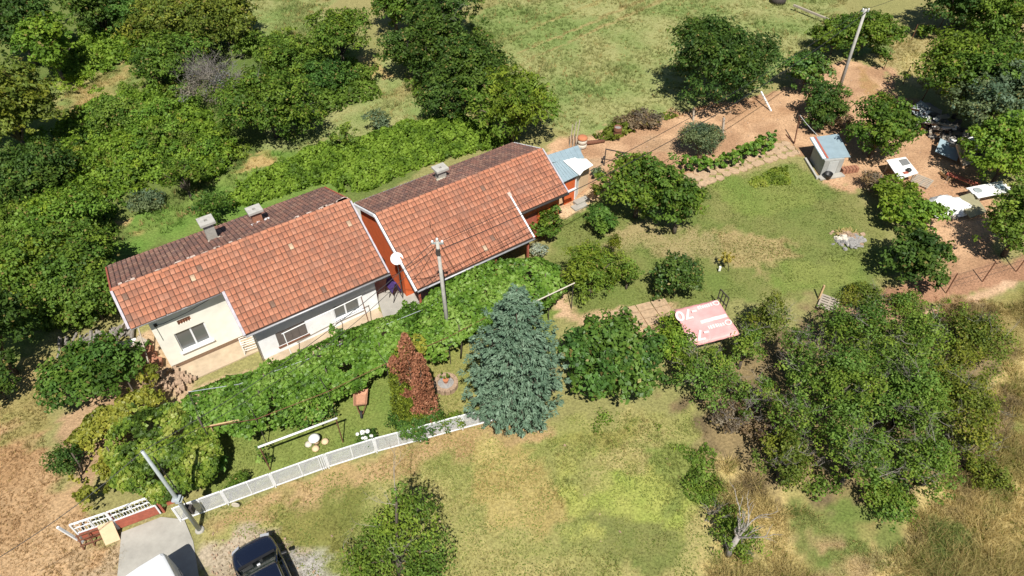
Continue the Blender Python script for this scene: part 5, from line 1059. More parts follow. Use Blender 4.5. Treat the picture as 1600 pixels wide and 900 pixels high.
for i in range(4):
    for j in range(3):
        c = o_+dx*(0.4+i*0.9)+dy*(-0.2+j*0.55); q = MB(); q.obox(c+Vector((0, 0, 0.0)), dx*0.42, dy*0.25, (0, 0, 0.03+rnd.uniform(0, .008))); q.build("slab", M['stone'], pv_)
# woodpile and rubble at the white house's left end
q = P(150, 535); t = thing("woodpile", q, "pile of grey split logs under the trees left of the white house", "woodpile", None, 0.35)
for k in range(34):
    x = rnd.uniform(-1.7, 1.9); y = rnd.uniform(-0.4, 0.5); z = 0.1+rnd.random()*0.45*(1-abs(x)/2.6); L = rnd.uniform(0.4, 0.9); a_ = rnd.uniform(-0.5, 0.5)+1.2
    m = MB(); r_ = rnd.uniform(0.05, 0.11); m.tube([(x-L/2*math.cos(a_), y-L/2*math.sin(a_), z), (x+L/2*math.cos(a_), y+L/2*math.sin(a_), z+rnd.uniform(-.1, .15))], [r_, r_*0.85], 6); m.build("log", M['deadwood'], t)
slab("plastic_sheet", 197, 540, 1.0, 0.6, 0.5, (0.2, 0.1), 'whitesheet', "white plastic sheet between the woodpile and the white house", "sheet", 0.5, th=0.05)
slab("brown_board", 212, 545, 0.5, 1.3, 0.5, (0.5, 0.6), 'wood', "brown board standing beside the white plastic sheet", "board", -0.2, th=0.06)
bar("wooden_prop", P(216, 512, 1.6), P(236, 580, 0.1), 0.06, 0.06, 'wood', "long pale pole propped against the white house's left corner", "pole")
bar("gate_plank", P(190, 524), P(193, 505, 1.1), 0.3, 0.06, 'wood', "old wooden fence board under the white house's left eave", "board")
m = MB()
for k in range(130):
    p = P(rnd.gauss(272, 14), rnd.gauss(592, 8), -0.15); r_ = rnd.uniform(0.03, 0.10); m.obox(p, (r_, rnd.uniform(-.05, .05), 0.02), (-0.03, r_, 0.02), (0, 0.01, r_*0.7))
o = m.build("rubble", M['rubble']); o["kind"] = "stuff"
m = MB()
for k in range(34):
    p = P(rnd.gauss(225, 12), rnd.gauss(560, 9), 0.08); r_ = rnd.uniform(0.05, 0.18); m.obox(p, (r_, rnd.uniform(-.05, .05), 0.02), (-0.03, r_, 0.02), (0, 0.01, r_*0.7))
o = m.build("debris", M['brick']); o["kind"] = "stuff"

# ------------------------------------------------------------------ grapevine
def edge_dist(x, y, poly):
    d = np.full(x.shape, 1e9)
    for i in range(len(poly)):
        x0, y0 = poly[i][0], poly[i][1]; x1, y1 = poly[(i+1) % len(poly)][0], poly[(i+1) % len(poly)][1]; l2 = (x1-x0)**2+(y1-y0)**2
        t = np.clip(((x-x0)*(x1-x0)+(y-y0)*(y1-y0))/l2, 0, 1); d = np.minimum(d, np.hypot(x-x0-t*(x1-x0), y-y0-t*(y1-y0)))
    return d
def vine(name, px, z, n, L, pal, label, cat="grapevine", droop=0.9, bump=0.5, stems=(), group=None, tn=0.7, holes=0.36):
    poly = [P(u, v, z) for u, v in px]; c = sum((p for p in poly), Vector())/len(poly); root = thing(name, (c.x, c.y, 0), label, cat, group)
    zf = lambda x, y: z-0.1+bump*(fbm(x*0.9+z, y*0.9, 4)-0.5)-droop*np.exp(-edge_dist(x, y, poly)/0.4)
    o = leaf_sheet("foliage", poly, zf, n, L, pal, root, thick=0.3, mat_='gloss_leaf', tnoise=tn, off=(c.x, c.y, 0), holes=holes)
    for u, v in stems:
        p = P(u, v)-root.location; m = MB(); m.tube([p, p+Vector((0.1, 0.05, z*0.5)), p+Vector((0, 0.2, z*0.98))], [0.05, 0.04, 0.03], 5); m.build("stem", M['bark'], root, True)
    return root
VR = vine("grapevine", [(262,625),(285,598),(340,575),(415,553),(470,530),(540,500),(600,478),(640,455),(655,452),(655,500),(640,545),(560,585),(520,598),(440,635),(400,660),(345,668),(300,655)], 2.25, 15000, 0.175, 'vine', "dense green grapevine roof in front of the white house", stems=((330,700),(420,660),(520,625),(600,585)))
vine("grapevine", [(640,466),(690,424),(735,399),(775,388),(845,386),(882,402),(888,430),(860,455),(800,480),(760,510),(700,535),(640,548),(625,520)], 2.4, 9800, 0.175, 'vine', "dense green grapevine roof in front of the orange house porch", stems=((720,560),(780,525),(850,480)))
vine("grapevine", [(165,660),(215,628),(262,625),(330,655),(345,690),(325,730),(290,765),(240,780),(180,760),(150,700)], 1.9, 8200, 0.17, [(0.05,0.09,0.012),(0.10,0.17,0.02),(0.19,0.26,0.03),(0.30,0.33,0.07)], "patchy light green grapevine behind the driveway gate", droop=0.4, bump=1.0, tn=1.2, holes=0.42, stems=((230,760),(190,740),(300,750)))
vine("grapevine", [(85,680),(120,640),(175,610),(225,590),(250,610),(215,640),(170,680),(150,770),(118,785),(100,740),(125,700)], 1.4, 4200, 0.16, 'yellow', "straggly yellowing grapevine at the bare left slope", droop=0.7, bump=0.9, holes=0.46, stems=((130,740),(160,680),(215,630)))
leaf_sheet("yellow_shoots", [P(u, v, 2.4) for u, v in ((615,540),(650,520),(665,545),(640,575),(610,570))], lambda x, y: 2.35+0.25*(fbm(x*1.5, y*1.5, 3)-0.5), 420, 0.16, 'yellow', VR, thick=0.25, off=VR.location)
plant("grapevine_row", "dark leafy vine row behind the white clothes line pipe", "grapevine", 470, 640, 46, 1.9, 'vine', L=0.18, dens=1.3, ry=0.5, mat_='gloss_leaf')
plant("young_vine", "thin young vine climbing the left post of the clothes line", "vine", 412, 712, 13, 1.5, 'vine', L=0.14, trunk=True, dens=0.5)

# ------------------------------------------------------------------ blue spruce and browning conifer
def spruce(base, top, rmax, label):
    b = P(*base); h = PH(top[0], top[1], b); t = thing("blue_spruce", b, label, "spruce tree"); pts = []; nr = []; dd = []; tt = []
    z = 0.35; mt = MB(); mt.tube([(0, 0, -0.1), (0, 0, h*0.5), (0, 0, h)], [0.16, 0.09, 0.02], 7)
    while z < h-0.05:
        f = z/h; R = rmax*min(1.0, 0.50+1.9*f)*(1-f**2.1)**0.85+0.10; nb = int(6+R*3.0); a0 = rng.rand()*6.28
        for k in range(nb):
            a = a0+2*math.pi*k/nb+rng.normal()*0.25; r = R*(0.55+0.55*rng.rand()); cb = rng.rand(); dr = np.array([math.cos(a), math.sin(a), 0]); sd = np.array([-math.sin(a), math.cos(a), 0]); zo = rng.normal()*0.10
            nt = int(3+r*4.5)
            for j in range(nt):   # tufts of needles along the branch
                s = (j+rng.rand())/nt; n = int(18+8*rng.rand()); sp = 0.11+0.05*rng.rand(); lat = rng.normal()*0.30*(1-s*0.5)*(0.3+r*0.35)
                c = dr*(s*r)+sd*lat+np.array([0, 0, z+zo-0.22*s*r*0.5+0.22*r*s**3])
                e = unit(rng.normal(size=(n, 3)))*np.array([1, 1, 0.8]); pts.append(c[None]+e*sp*(0.4+0.8*rng.rand(n))[:, None])
                dd.append(dr[None]*0.8+e*0.9+rng.normal(size=(n, 3))*0.2); nr.append(e*0.5+np.array([[0, 0, 0.7]])+rng.normal(size=(n, 3))*0.4); tt.append(cb*0.3+rng.rand()*0.45+rng.rand(n)*0.25)
            if r > 0.8 and k % 2 == 0: mt.tube([(0, 0, z), (dr[0]*r*0.9, dr[1]*r*0.9, z-0.1*r)], [0.03, 0.01], 4, False)
        z += 0.20+0.13*(1-z/h)
    pts = np.concatenate(pts); nr = unit(np.concatenate(nr)); dd = np.concatenate(dd); dd = dd-(dd*nr).sum(1, keepdims=True)*nr; n = len(pts); sz = 0.7+0.6*rng.rand(n)
    V, F_, = leaf_quads(pts, nr, 0.165*sz, 0.062*sz, dd, 0.3); C = np.repeat(palette(PAL['spruce'], np.concatenate(tt)), 4, 0); NTRI[0] += 2*n
    obj("crown", np_mesh("spruce_needles", V, F_, C), M['needle'], t); mt.build("trunk", M['bark'], t, True)
spruce((806, 652), (812, 452), 2.5, "tall blue grey spruce at the right end of the white fence")
def conifer(base, top, parts, label):
    b = P(*base); h = PH(top[0], top[1], b); t = thing("conifer", b, label, "conifer"); VV = []; CC = []; k = 0
    for (x, y, r, hh_, split) in parts:
        n = 5200; z = rng.rand(n)**1.15*hh_; R = r*np.clip(1-(z/hh_)**3.4, 0, 1)**0.5*(0.75+0.5*fbm(z*3+x*9, np.full(n, x), 2)); a = rng.rand(n)*6.28
        lump = 1+0.22*np.sin(a*3+z*5)*np.sin(z*6+a); d = np.stack([np.cos(a), np.sin(a), np.zeros(n)], 1); s = (0.72+0.3*rng.rand(n))*lump
        c = d*(R*s)[:, None]+np.stack([np.full(n, x), np.full(n, y), z+0.05], 1); nr = unit(d*0.8+np.array([0, 0, 0.5])+rng.normal(size=(n, 3))*0.6)
        V, F_ = leaf_quads(c, nr, 0.13, 0.075, np.array([0, 0, 1.0])+d*0.5+rng.normal(size=(n, 3))*0.5); q = fbm(c[:, 0]*1.6+40, z*1.3+c[:, 1], 3)
        green = (z/hh_+(d[:, 0]*0.3)+(q-0.5)*1.3) < split; C = np.where(green[:, None], palette(PAL['thuja'], rng.rand(n)), palette(PAL['rust'], np.clip(rng.rand(n)*0.6+q*0.5, 0, 1))); VV.append(V); CC.append(np.repeat(C, 4, 0)); NTRI[0] += 2*n
    V = np.concatenate(VV); obj("crown", np_mesh("conifer_sprays", V, np.arange(len(V)).reshape(-1, 4), np.concatenate(CC)), M['needle'], t)
    m = MB()
    for (x, y, r, hh_, s) in parts: m.tube([(x*0.4, y*0.4, 0), (x, y, hh_*0.8)], [0.06, 0.02], 5)
    m.build("trunk", M['bark'], t, True); return h
q = P(655, 665); H_ = PH(648, 528, q)
conifer((655, 665), (648, 528), [(-0.62, 0, 0.46, H_*0.80, 0.58), (-0.05, 0.2, 0.46, H_, 0.12), (0.46, -0.05, 0.50, H_*0.84, 0.16), (-0.35, -0.25, 0.42, H_*0.5, 0.8), (0.2, -0.2, 0.4, H_*0.62, 0.2)], "tall conifer browning to rust red behind the white fence")

# ------------------------------------------------------------------ trees and shrubs: name, label, category, u, v, half width px, height m, palette, keywords
T_ = [
 ("fig_tree", "broad dark green fig tree right of the blue spruce", "fig tree", 956, 566, 84, 3.7, 'fig', dict(L=0.26, wide=0.7, mat_='gloss_leaf', dens=1.2, below=0.2)),
 ("fruit_tree", "bushy green tree with bare twigs in the lower meadow left of centre", "fruit tree", 614, 846, 88, 5.4, 'plum', dict(z0=0.2, L=0.15, dens=1.1, dead=7, lobes=[(-1.2,-.3,1.2,.8,.75),(-.6,.3,2.3,.75,.8),(.15,.5,3.2,.7,.8),(.3,.6,4.4,.45,.7),(.35,.7,5.3,.28,.6),(1.0,.6,2.5,.72,.8),(1.5,.2,1.5,.7,.7),(.2,-.4,1.3,1.0,.9),(1.0,1.0,3.6,.42,.6),(-1.5,.2,.8,.6,.6),(.9,-.7,.9,.75,.7),(-.8,-.9,.8,.75,.7),(.1,-1.3,.7,.7,.6),(-.2,.4,2.0,.8,.9)])),
 ("laurel_bush", "round dark glossy bush alone on the lawn above the red tarp", "bush", 1060, 433, 43, 2.9, 'dark', dict(L=0.19, wide=0.65, mat_='gloss_leaf', dens=1.3, fr=0)),
 ("small_tree", "small dark round tree on the lawn's right edge near the bank", "tree", 1432, 402, 47, 3.0, 'dark', dict(z0=0.3, dens=1.2)),
 ("bright_shrub", "bright green sprawling shrub in front of the white covered heap", "shrub", 1432, 340, 42, 2.0, 'bright', dict(dens=1.1)),
 ("bright_shrub", "bright green shrub below the white board table", "shrub", 1398, 308, 36, 1.7, 'willow', dict(dens=1.0)),
 ("peach_tree", "leafy peach tree right of the grapevine on the lawn edge", "peach tree", 925, 425, 50, 3.2, 'willow', dict(z0=0.3, L=0.24, wide=0.3, droop=0.5, dens=1.1)),
 ("peach_tree", "small peach sapling beside the larger peach tree", "peach tree", 982, 428, 22, 2.0, 'plum', dict(z0=0.3, L=0.2, wide=0.35, droop=0.5)),
 ("thuja", "small yellow green pointed thuja behind the peach tree", "thuja", 957, 391, 14, 2.2, 'thuja', dict(L=0.13, dens=1.5, nl=4)),
 ("cherry_tree", "broad cherry tree between the lawn and the soil plot", "cherry tree", 1000, 292, 62, 4.3, 'mid', dict(z0=0.35, dens=1.0)),
 ("cherry_tree", "cherry tree crown overhanging the lawn right of its neighbour", "cherry tree", 1062, 322, 46, 3.8, 'mid', dict(z0=0.35)),
 ("lilac_bush", "dark rounded bush at the left foot of the cherry tree", "bush", 938, 345, 29, 1.9, 'fig', dict(dens=1.2)),
 ("round_shrub", "green leafy shrub at the porch's right corner", "shrub", 855, 350, 29, 2.3, 'mid', dict(dens=1.5)),
 ("pale_shrub", "pale silvery flowering plant at the porch corner below the shrub", "shrub", 838, 393, 15, 0.8, [(0.16,0.2,0.13),(0.3,0.34,0.26),(0.5,0.52,0.46)], dict(trunk=False, L=0.15)),
 ("yellow_shrub", "small yellowish shrub by the steps of the tin shed", "shrub", 930, 297, 13, 0.9, 'yellow', dict(trunk=False)),
 ("pale_shrub", "small pale shrub on soil beside the tin shed", "shrub", 932, 272, 10, 0.8, 'grey', dict(trunk=False)),
 ("silver_shrub", "grey green silvery shrub in the hedge line by the soil plot", "shrub", 1094, 222, 34, 2.4, 'grey', dict(L=0.17, wide=0.35, dens=1.2)),
 ("rose_bush", "rambling rose bush leaning over the white fence", "rose bush", 650, 660, 42, 1.5, 'fig', dict(L=0.14, ry=0.5)),
 ("rose_bush", "small rose shoots over the fence beside the spruce", "rose bush", 704, 662, 20, 1.2, 'mid', dict(L=0.12, ry=0.5, dens=0.6)),
 ("white_hydrangea", "low bush with white flowers behind the white fence", "flowering bush", 572, 690, 18, 0.8, 'fig', dict(L=0.13)),
 ("flower_bush", "low green bush behind the fence's left end", "bush", 372, 752, 16, 0.7, 'mid', dict(L=0.13, trunk=False)),
 ("bright_shrub", "fresh green vine shrub between the fig tree and the red tarp", "shrub", 1052, 545, 36, 2.2, 'bright', dict(L=0.16, dens=1.2)),
 ("bright_shrub", "low bright shrub touching the left corner of the red tarp", "shrub", 1046, 508, 18, 1.6, 'bright', dict(L=0.15)),
 ("dark_shrub", "dark round shrub left of the white house by the bare slope", "shrub", 145, 580, 62, 2.6, 'fig', dict(dens=1.2)),
 ("dark_shrub", "small dark conifer shrub at the edge of the bare left slope", "shrub", 96, 722, 23, 1.4, 'dark', dict(L=0.14)),
 ("yellow_shrub", "bright yellow green vine shoots below the white house's left corner", "shrub", 235, 600, 20, 1.7, 'yellow', dict(ry=1.4, dens=0.8)),
 ("lush_shrub", "leafy shrub under the metal pole at the fence's left end", "shrub", 330, 735, 22, 1.1, 'vine', dict()),
 # plum thicket
 ("plum_tree", "leftmost grey twigged plum tree of the thicket below the tarp", "plum tree", 1105, 592, 52, 3.2, 'plum', dict(z0=0.2, L=0.15, dens=0.75, dead=16)),
 ("plum_tree", "plum tree at the thicket's upper left beside the red tarp", "plum tree", 1195, 500, 44, 3.0, 'olive', dict(z0=0.2, L=0.15, dens=0.8, dead=8)),
 ("plum_tree", "plum tree just right of the red tarp in the thicket", "plum tree", 1165, 545, 36, 2.8, 'plum', dict(z0=0.2, L=0.15, dens=0.8, dead=6)),
 ("plum_tree", "bright central plum tree of the thicket", "plum tree", 1300, 612, 72, 4.4, 'plum', dict(z0=0.2, L=0.155, dens=0.95, dead=5)),
 ("plum_tree", "plum tree in the thicket with a grey bare crown on its left", "plum tree", 1250, 560, 42, 3.4, 'plum', dict(z0=0.2, L=0.15, dens=0.5, dead=24)),
 ("plum_tree", "plum tree at the thicket's top beside the red soil bank", "plum tree", 1345, 520, 58, 3.4, 'plum', dict(z0=0.2, L=0.155, dens=0.9, dead=5)),
 ("plum_tree", "plum tree on the thicket's upper right slope", "plum tree", 1430, 545, 58, 3.4, 'plum', dict(z0=0.2, L=0.155, dens=0.85, dead=6)),
 ("plum_tree", "rightmost low olive plum tree of the thicket", "plum tree", 1520, 530, 52, 2.4, 'olive', dict(z0=0.2, L=0.155, dens=0.7, dead=4)),
 ("plum_tree", "yellowish plum tree at the thicket's right edge by the dry grass", "plum tree", 1490, 640, 62, 3.2, 'olive', dict(z0=0.2, L=0.155, dens=0.8, dead=8)),
 ("plum_tree", "tall plum tree at the middle right of the thicket", "plum tree", 1410, 640, 66, 4.2, 'plum', dict(z0=0.2, L=0.155, dens=0.85, dead=10)),
 ("plum_tree", "plum tree with bare grey twigs at the thicket's lower middle", "plum tree", 1335, 722, 62, 3.6, 'plum', dict(z0=0.2, L=0.15, dens=0.75, dead=16)),
 ("plum_tree", "lowest right plum tree of the thicket above the golden grass", "plum tree", 1440, 735, 56, 3.2, 'plum', dict(z0=0.2, L=0.15, dens=0.85, dead=8)),
 ("plum_tree", "plum tree at the thicket's lower left above the dead tree", "plum tree", 1228, 720, 50, 2.6, 'olive', dict(z0=0.2, L=0.15, dens=0.7, dead=8)),
 ("plum_tree", "small plum tree at the thicket's left below its grey crown", "plum tree", 1235, 660, 42, 3.0, 'plum', dict(z0=0.2, L=0.15, dens=0.55, dead=9)),
 ("plum_tree", "half bare plum tree in the thicket's shaded left hollow", "plum tree", 1180, 625, 40, 2.4, 'plum', dict(z0=0.1, L=0.15, dens=0.45, dead=20)),
 ("brown_shrub", "dry twiggy brush on the bare ground left of the thicket", "shrub", 1140, 655, 34, 1.0, 'brown', dict(L=0.15, dens=0.5, dead=10)),
 ("brown_shrub", "dry brush in the hollow of the thicket", "shrub", 1195, 680, 30, 1.0, 'brown', dict(L=0.15, dens=0.5, dead=12)),
 ("plum_tree", "plum tree in the gap between the thicket's centre and upper edge", "plum tree", 1375, 580, 48, 3.6, 'plum', dict(z0=0.2, L=0.15, dens=0.8, dead=8)),
 ("plum_tree", "low plum bush at the far right of the thicket near the bank", "plum tree", 1490, 580, 48, 2.6, 'olive', dict(z0=0.2, L=0.15, dens=0.7, dead=6)),
 ("plum_tree", "low plum bush at the thicket's lower right fringe", "plum tree", 1515, 700, 40, 1.8, 'olive', dict(z0=0.1, L=0.15, dens=0.5, dead=8)),
 ("low_shrub", "low shrub at the thicket's bottom tip", "shrub", 1390, 790, 36, 1.2, 'plum', dict(L=0.14, dens=0.9)),
 ("low_shrub", "low shrub among golden grass at the right frame edge", "shrub", 1545, 745, 30, 0.8, 'olive', dict(L=0.14, dens=0.5)),
 ("low_shrub", "leafy regrowth at the foot of the bare dead tree", "shrub", 1150, 838, 40, 1.1, 'plum', dict(L=0.13, dens=0.45, dead=4)),
 ("low_shrub", "small dark weed clump left of the dead tree", "shrub", 1098, 765, 28, 0.45, 'plum', dict(L=0.12, dens=0.35, trunk=False)),
 ("low_shrub", "small weed shrub on the bank above the thicket", "shrub", 1420, 478, 28, 0.9, 'plum', dict(L=0.14, dens=0.6)),
 ("low_shrub", "straggly weeds between the pallet and the red bank", "shrub", 1350, 465, 32, 0.9, 'olive', dict(L=0.14, dens=0.5, dead=5)),
 # behind the houses
 ("walnut_tree", "tall light green tree drooping over the back of the orange house", "walnut tree", 800, 165, 68, 5.2, 'willow', dict(z0=0.3, L=0.34, wide=0.35, droop=0.5, dens=1.1)),
 ("wild_plum", "dense dark tree behind the drooping walnut", "wild plum", 735, 115, 66, 5.0, 'dark', dict(z0=0.15, L=0.27)),
 ("wild_plum", "dark tree in the middle of the back row", "wild plum", 665, 70, 66, 5.4, 'dark', dict(z0=0.15, L=0.28, dead=2)),
 ("wild_plum", "dark tree with greyish twigs at the top of the back row", "wild plum", 690, 20, 60, 5.4, 'dark', dict(z0=0.15, L=0.3, dead=3)),
 ("wild_plum", "dark tree at the top edge left of the hay meadow", "wild plum", 615, 8, 44, 5.0, 'mid', dict(z0=0.15, L=0.3)),
 ("wild_plum", "low dark tree at the foot of the back row", "wild plum", 690, 158, 40, 3.4, 'dark', dict(z0=0.15, L=0.25)),
 ("apple_tree", "loose apple tree with a visible trunk on the wild slope", "apple tree", 528, 52, 54, 5.0, 'mid', dict(z0=2.0, L=0.26, dens=0.8, nl=12)),
 ("dark_shrub", "dark shrub at the foot of the apple tree", "shrub", 512, 118, 38, 2.2, 'fig', dict(L=0.24)),
 ("dark_shrub", "dark shrub left of the apple tree trunk", "shrub", 452, 88, 44, 3.2, 'mid', dict(L=0.25)),
 ("wild_plum", "big rounded dark tree behind the white house", "wild plum", 420, 168, 78, 4.6, 'mid', dict(z0=0.15, L=0.24, dens=1.0, dead=2)),
 ("elder_bush", "tall olive green bush mass at the top left", "bush", 290, 40, 84, 4.8, 'olive', dict(L=0.28)),
 ("elder_bush", "olive bush below the tall bush mass", "bush", 270, 92, 56, 3.6, 'mid', dict(L=0.26)),
 ("elder_bush", "bush right of the tall olive bush mass", "bush", 350, 25, 44, 4.2, 'olive', dict(L=0.28)),
 ("dead_bush", "grey dead tangled bush behind the white house", "dead bush", 338, 138, 48, 3.4, [(0.09,0.08,0.065),(0.16,0.145,0.12),(0.24,0.22,0.18)], dict(L=0.16, dens=0.25, dead=70)),
 ("bright_shrub", "bright shrub right of the shaded gap on the left", "shrub", 180, 185, 40, 2.2, 'plum', dict(L=0.24)),
 ("bright_shrub", "light green shrub in the middle of the left thicket", "shrub", 250, 190, 40, 2.3, 'bright', dict(L=0.23, tn=0)),
 ("bright_shrub", "light green shrub below the left thicket's middle", "shrub", 205, 240, 34, 1.8, 'bright', dict(L=0.22)),
 ("bright_shrub", "light green shrub above the white house's chimneys", "shrub", 330, 232, 34, 1.6, 'bright', dict(L=0.22)),
 ("sapling", "dark sapling standing above the white house's chimneys", "sapling", 285, 275, 28, 3.0, 'mid', dict(z0=0.6, L=0.22)),
 ("dark_shrub", "dark shrub at the back eave beside the first chimney", "shrub", 325, 325, 28, 1.8, 'fig', dict(L=0.2)),
 ("sapling", "thin sapling on the rough grass behind the houses", "sapling", 537, 212, 22, 2.6, 'plum', dict(z0=0.5, L=0.2, dens=0.7)),
 ("sapling", "pale sapling on the rough grass left of the back row", "sapling", 592, 188, 20, 1.8, 'grey', dict(z0=0.2, L=0.2, dens=0.8)),
 ("weed_shrub", "small shrub with pale seed heads behind the white house", "shrub", 228, 315, 28, 0.9, 'grey', dict(L=0.18, dens=0.7, trunk=False)),
 ("maple_tree", "bright green maple in the upper left corner", "maple tree", 75, 75, 40, 5.2, 'bright', dict(z0=0.5, L=0.30, wide=0.7)),
 ("dark_tree", "dark bluish tree in the upper left corner", "tree", 25, 40, 52, 6.5, 'dark', dict(z0=0.2, L=0.3)),
 ("dark_tree", "dark tree at the top edge beside the maple", "tree", 150, 15, 46, 5.5, 'dark', dict(z0=0.2, L=0.3)),
 ("dark_tree", "dark conifer like tree at the top edge", "tree", 205, 20, 38, 5.0, 'fig', dict(z0=0.2, L=0.3)),
 ("walnut_tree", "large yellowish green walnut at the left frame edge", "walnut tree", 8, 175, 66, 7.0, 'olive', dict(z0=0.3, L=0.32, wide=0.5, dens=1.0)),
 ("dark_tree", "dark tree in the shade below the yellowish walnut", "tree", 40, 275, 62, 3.6, 'dark', dict(L=0.24, dens=0.8)),
 ("hazel_bush", "large leafy hazel left of the white house's roof", "hazel bush", 110, 415, 66, 4.0, 'mid', dict(L=0.195, wide=0.7, dens=1.1)),
 ("hazel_bush", "leafy hazel beside the white house's left eave", "hazel bush", 140, 465, 54, 3.4, 'plum', dict(L=0.195, wide=0.7, dens=1.1)),
 ("hazel_bush", "yellow green hazel at the left frame edge", "hazel bush", 45, 420, 56, 4.2, 'willow', dict(L=0.195, wide=0.7, dens=1.1)),
 ("hazel_bush", "bright leafy bush above the large hazel", "hazel bush", 95, 345, 56, 3.2, 'bright', dict(L=0.195, wide=0.7)),
 ("dark_tree", "dark tall tree at the left frame edge above the bare slope", "tree", -28, 520, 62, 6.0, 'dark', dict(z0=0.2, L=0.24)),
 ("dark_tree", "dark low tree at the left edge over the grass strip", "tree", -10, 600, 32, 2.4, 'dark', dict(L=0.2)),
 # right side, far
 ("big_dark_tree", "large dark dense tree standing on the hay meadow", "tree", 1120, 98, 80, 6.2, 'dark', dict(L=0.30, wide=0.45, dens=1.1, droop=0.5)),
 ("laurel_bush", "round glossy bush between the meadow and the soil plot", "bush", 1261, 114, 36, 3.0, 'fig', dict(L=0.26, mat_='gloss_leaf', wide=0.6)),
 ("dark_shrub", "dark shrub around the foot of the far utility pole", "shrub", 1290, 162, 34, 2.9, 'dark', dict(L=0.22, dens=1.2)),
 ("dark_shrub", "dark lower shrub on soil beside the rusty post", "shrub", 1276, 190, 22, 1.8, 'dark', dict(L=0.22)),
 ("wild_bush", "dark bush behind the far utility pole", "bush", 1350, 58, 46, 3.4, 'mid', dict(L=0.28)),
 ("wild_bush", "green bush left of the far utility pole's top", "bush", 1305, 62, 36, 2.8, 'mid', dict(L=0.28)),
 ("lemon_tree", "bushy green tree right of the grey shed", "tree", 1377, 205, 50, 4.2, 'mid', dict(z0=0.0, L=0.25, wide=0.6, dens=1.2)),
 ("brown_shrub", "dry brown shrub below the grey shed's brick stack", "shrub", 1368, 285, 20, 1.1, 'brown', dict(L=0.16, dens=0.6, dead=5)),
 ("brown_shrub", "dry twiggy shrub behind the grey shed", "shrub", 1312, 190, 20, 1.0, 'brown', dict(L=0.18, dens=0.5, dead=4)),
 ("brown_shrub", "dry brown brush at the edge of hay meadow and soil", "shrub", 1000, 188, 34, 0.9, 'brown', dict(L=0.2, dens=0.6, ry=0.6)),
 ("acacia_tree", "large green tree over the junk heap", "tree", 1522, 122, 72, 6.0, 'mid', dict(z0=0.4, L=0.29, dens=1.0)),
 ("acacia_tree", "grey green tree behind the junk heap", "tree", 1560, 170, 62, 5.4, 'grey', dict(z0=0.4, L=0.27, dens=0.9, dead=6)),
 ("acacia_tree", "bright green tree at the right frame edge", "tree", 1580, 238, 54, 5.0, 'bright', dict(z0=0.4, L=0.26, dens=0.9)),
 ("acacia_tree", "dark tree at the right frame edge by the soil bank", "tree", 1602, 348, 48, 4.6, 'plum', dict(z0=0.4, L=0.23)),
 ("dark_tree", "dark tree in the upper right corner", "tree", 1580, 30, 54, 5.5, 'mid', dict(z0=0.2, L=0.3)),
 ("dark_tree", "dark tree at the top edge over the mown yellow field", "tree", 1500, 8, 46, 5.0, 'dark', dict(z0=0.2, L=0.3)),
 ("meadow_bush", "small bush among the meadow near the far fence", "bush", 1448, 50, 14, 1.2, 'mid', dict(L=0.24, trunk=False)),
]
for name, lb, cat, u, v, r_, h, pal, kw in T_:
    kw = dict(kw)
    if name == 'plum_tree': kw['dens'] = kw['dens']*0.85; r_ *= 1.0
    kw.pop('fr', None); kw.pop('tn', None)
    pl_ = plant(name, lb, cat, u, v, r_, h, pal, **(dict(ragged=1) if name == 'plum_tree' else {}), **kw)
    if name == "white_hydrangea": HY = pl_
# white flower heads
q = P(572, 692); 
for k in range(11):
    a_ = rnd.uniform(0, 6.28); r_ = rnd.uniform(0.1, 0.6); m = MB(); s = rnd.uniform(0.07, 0.12); m.lathe((0, 0, 0), [(s*0.5, -s*0.5), (s, 0), (s*0.7, s*0.6), (s*0.2, s*0.8)], 8)
    m.build("flower_head", M['plasticw'], HY, True, Vector((q.x+r_*math.cos(a_)*1.2, q.y+r_*math.sin(a_)*0.5, 0.72+0.1*math.sin(a_*2)))-HY.location)
# clipped ivy hedge along the path
def hedge(px, wd, h, label, pal):
    pts = [P(u, v, h*0.5) for u, v in px]; root = thing("ivy_hedge", (pts[0].x, pts[0].y, 0), label, "hedge"); L = []
    for a, b in zip(pts, pts[1:]):
        n = int((b-a).length/0.24)+1
        for k in range(n):
            p = a.lerp(b, k/n)-root.location; L.append((p.x+rnd.uniform(-.1, .1), p.y+rnd.uniform(-.1, .1), h*0.5, wd*rnd.uniform(.8, 1.15), h*0.55*rnd.uniform(.85, 1.2)))
    V, F_, C = crown_leaves(L, len(L)*190, 0.19, 0.13, pal, spread=0.12); obj("foliage", np_mesh("hedge_leaves", V, F_, C), M['leaf'], root); NTRI[0] += len(L)*340
    m = MB()
    for q in L[::3]: m.tube([(q[0], q[1], 0), (q[0], q[1], h*0.7)], 0.03, 4)
    m.build("stems", M['bark'], root)["kind"] = "stuff"
hedge([(1068, 255), (1110, 258), (1150, 246), (1180, 232), (1208, 218)], 0.48, 1.0, "trimmed ivy hedge along the stone path to the grey shed", 'vine')
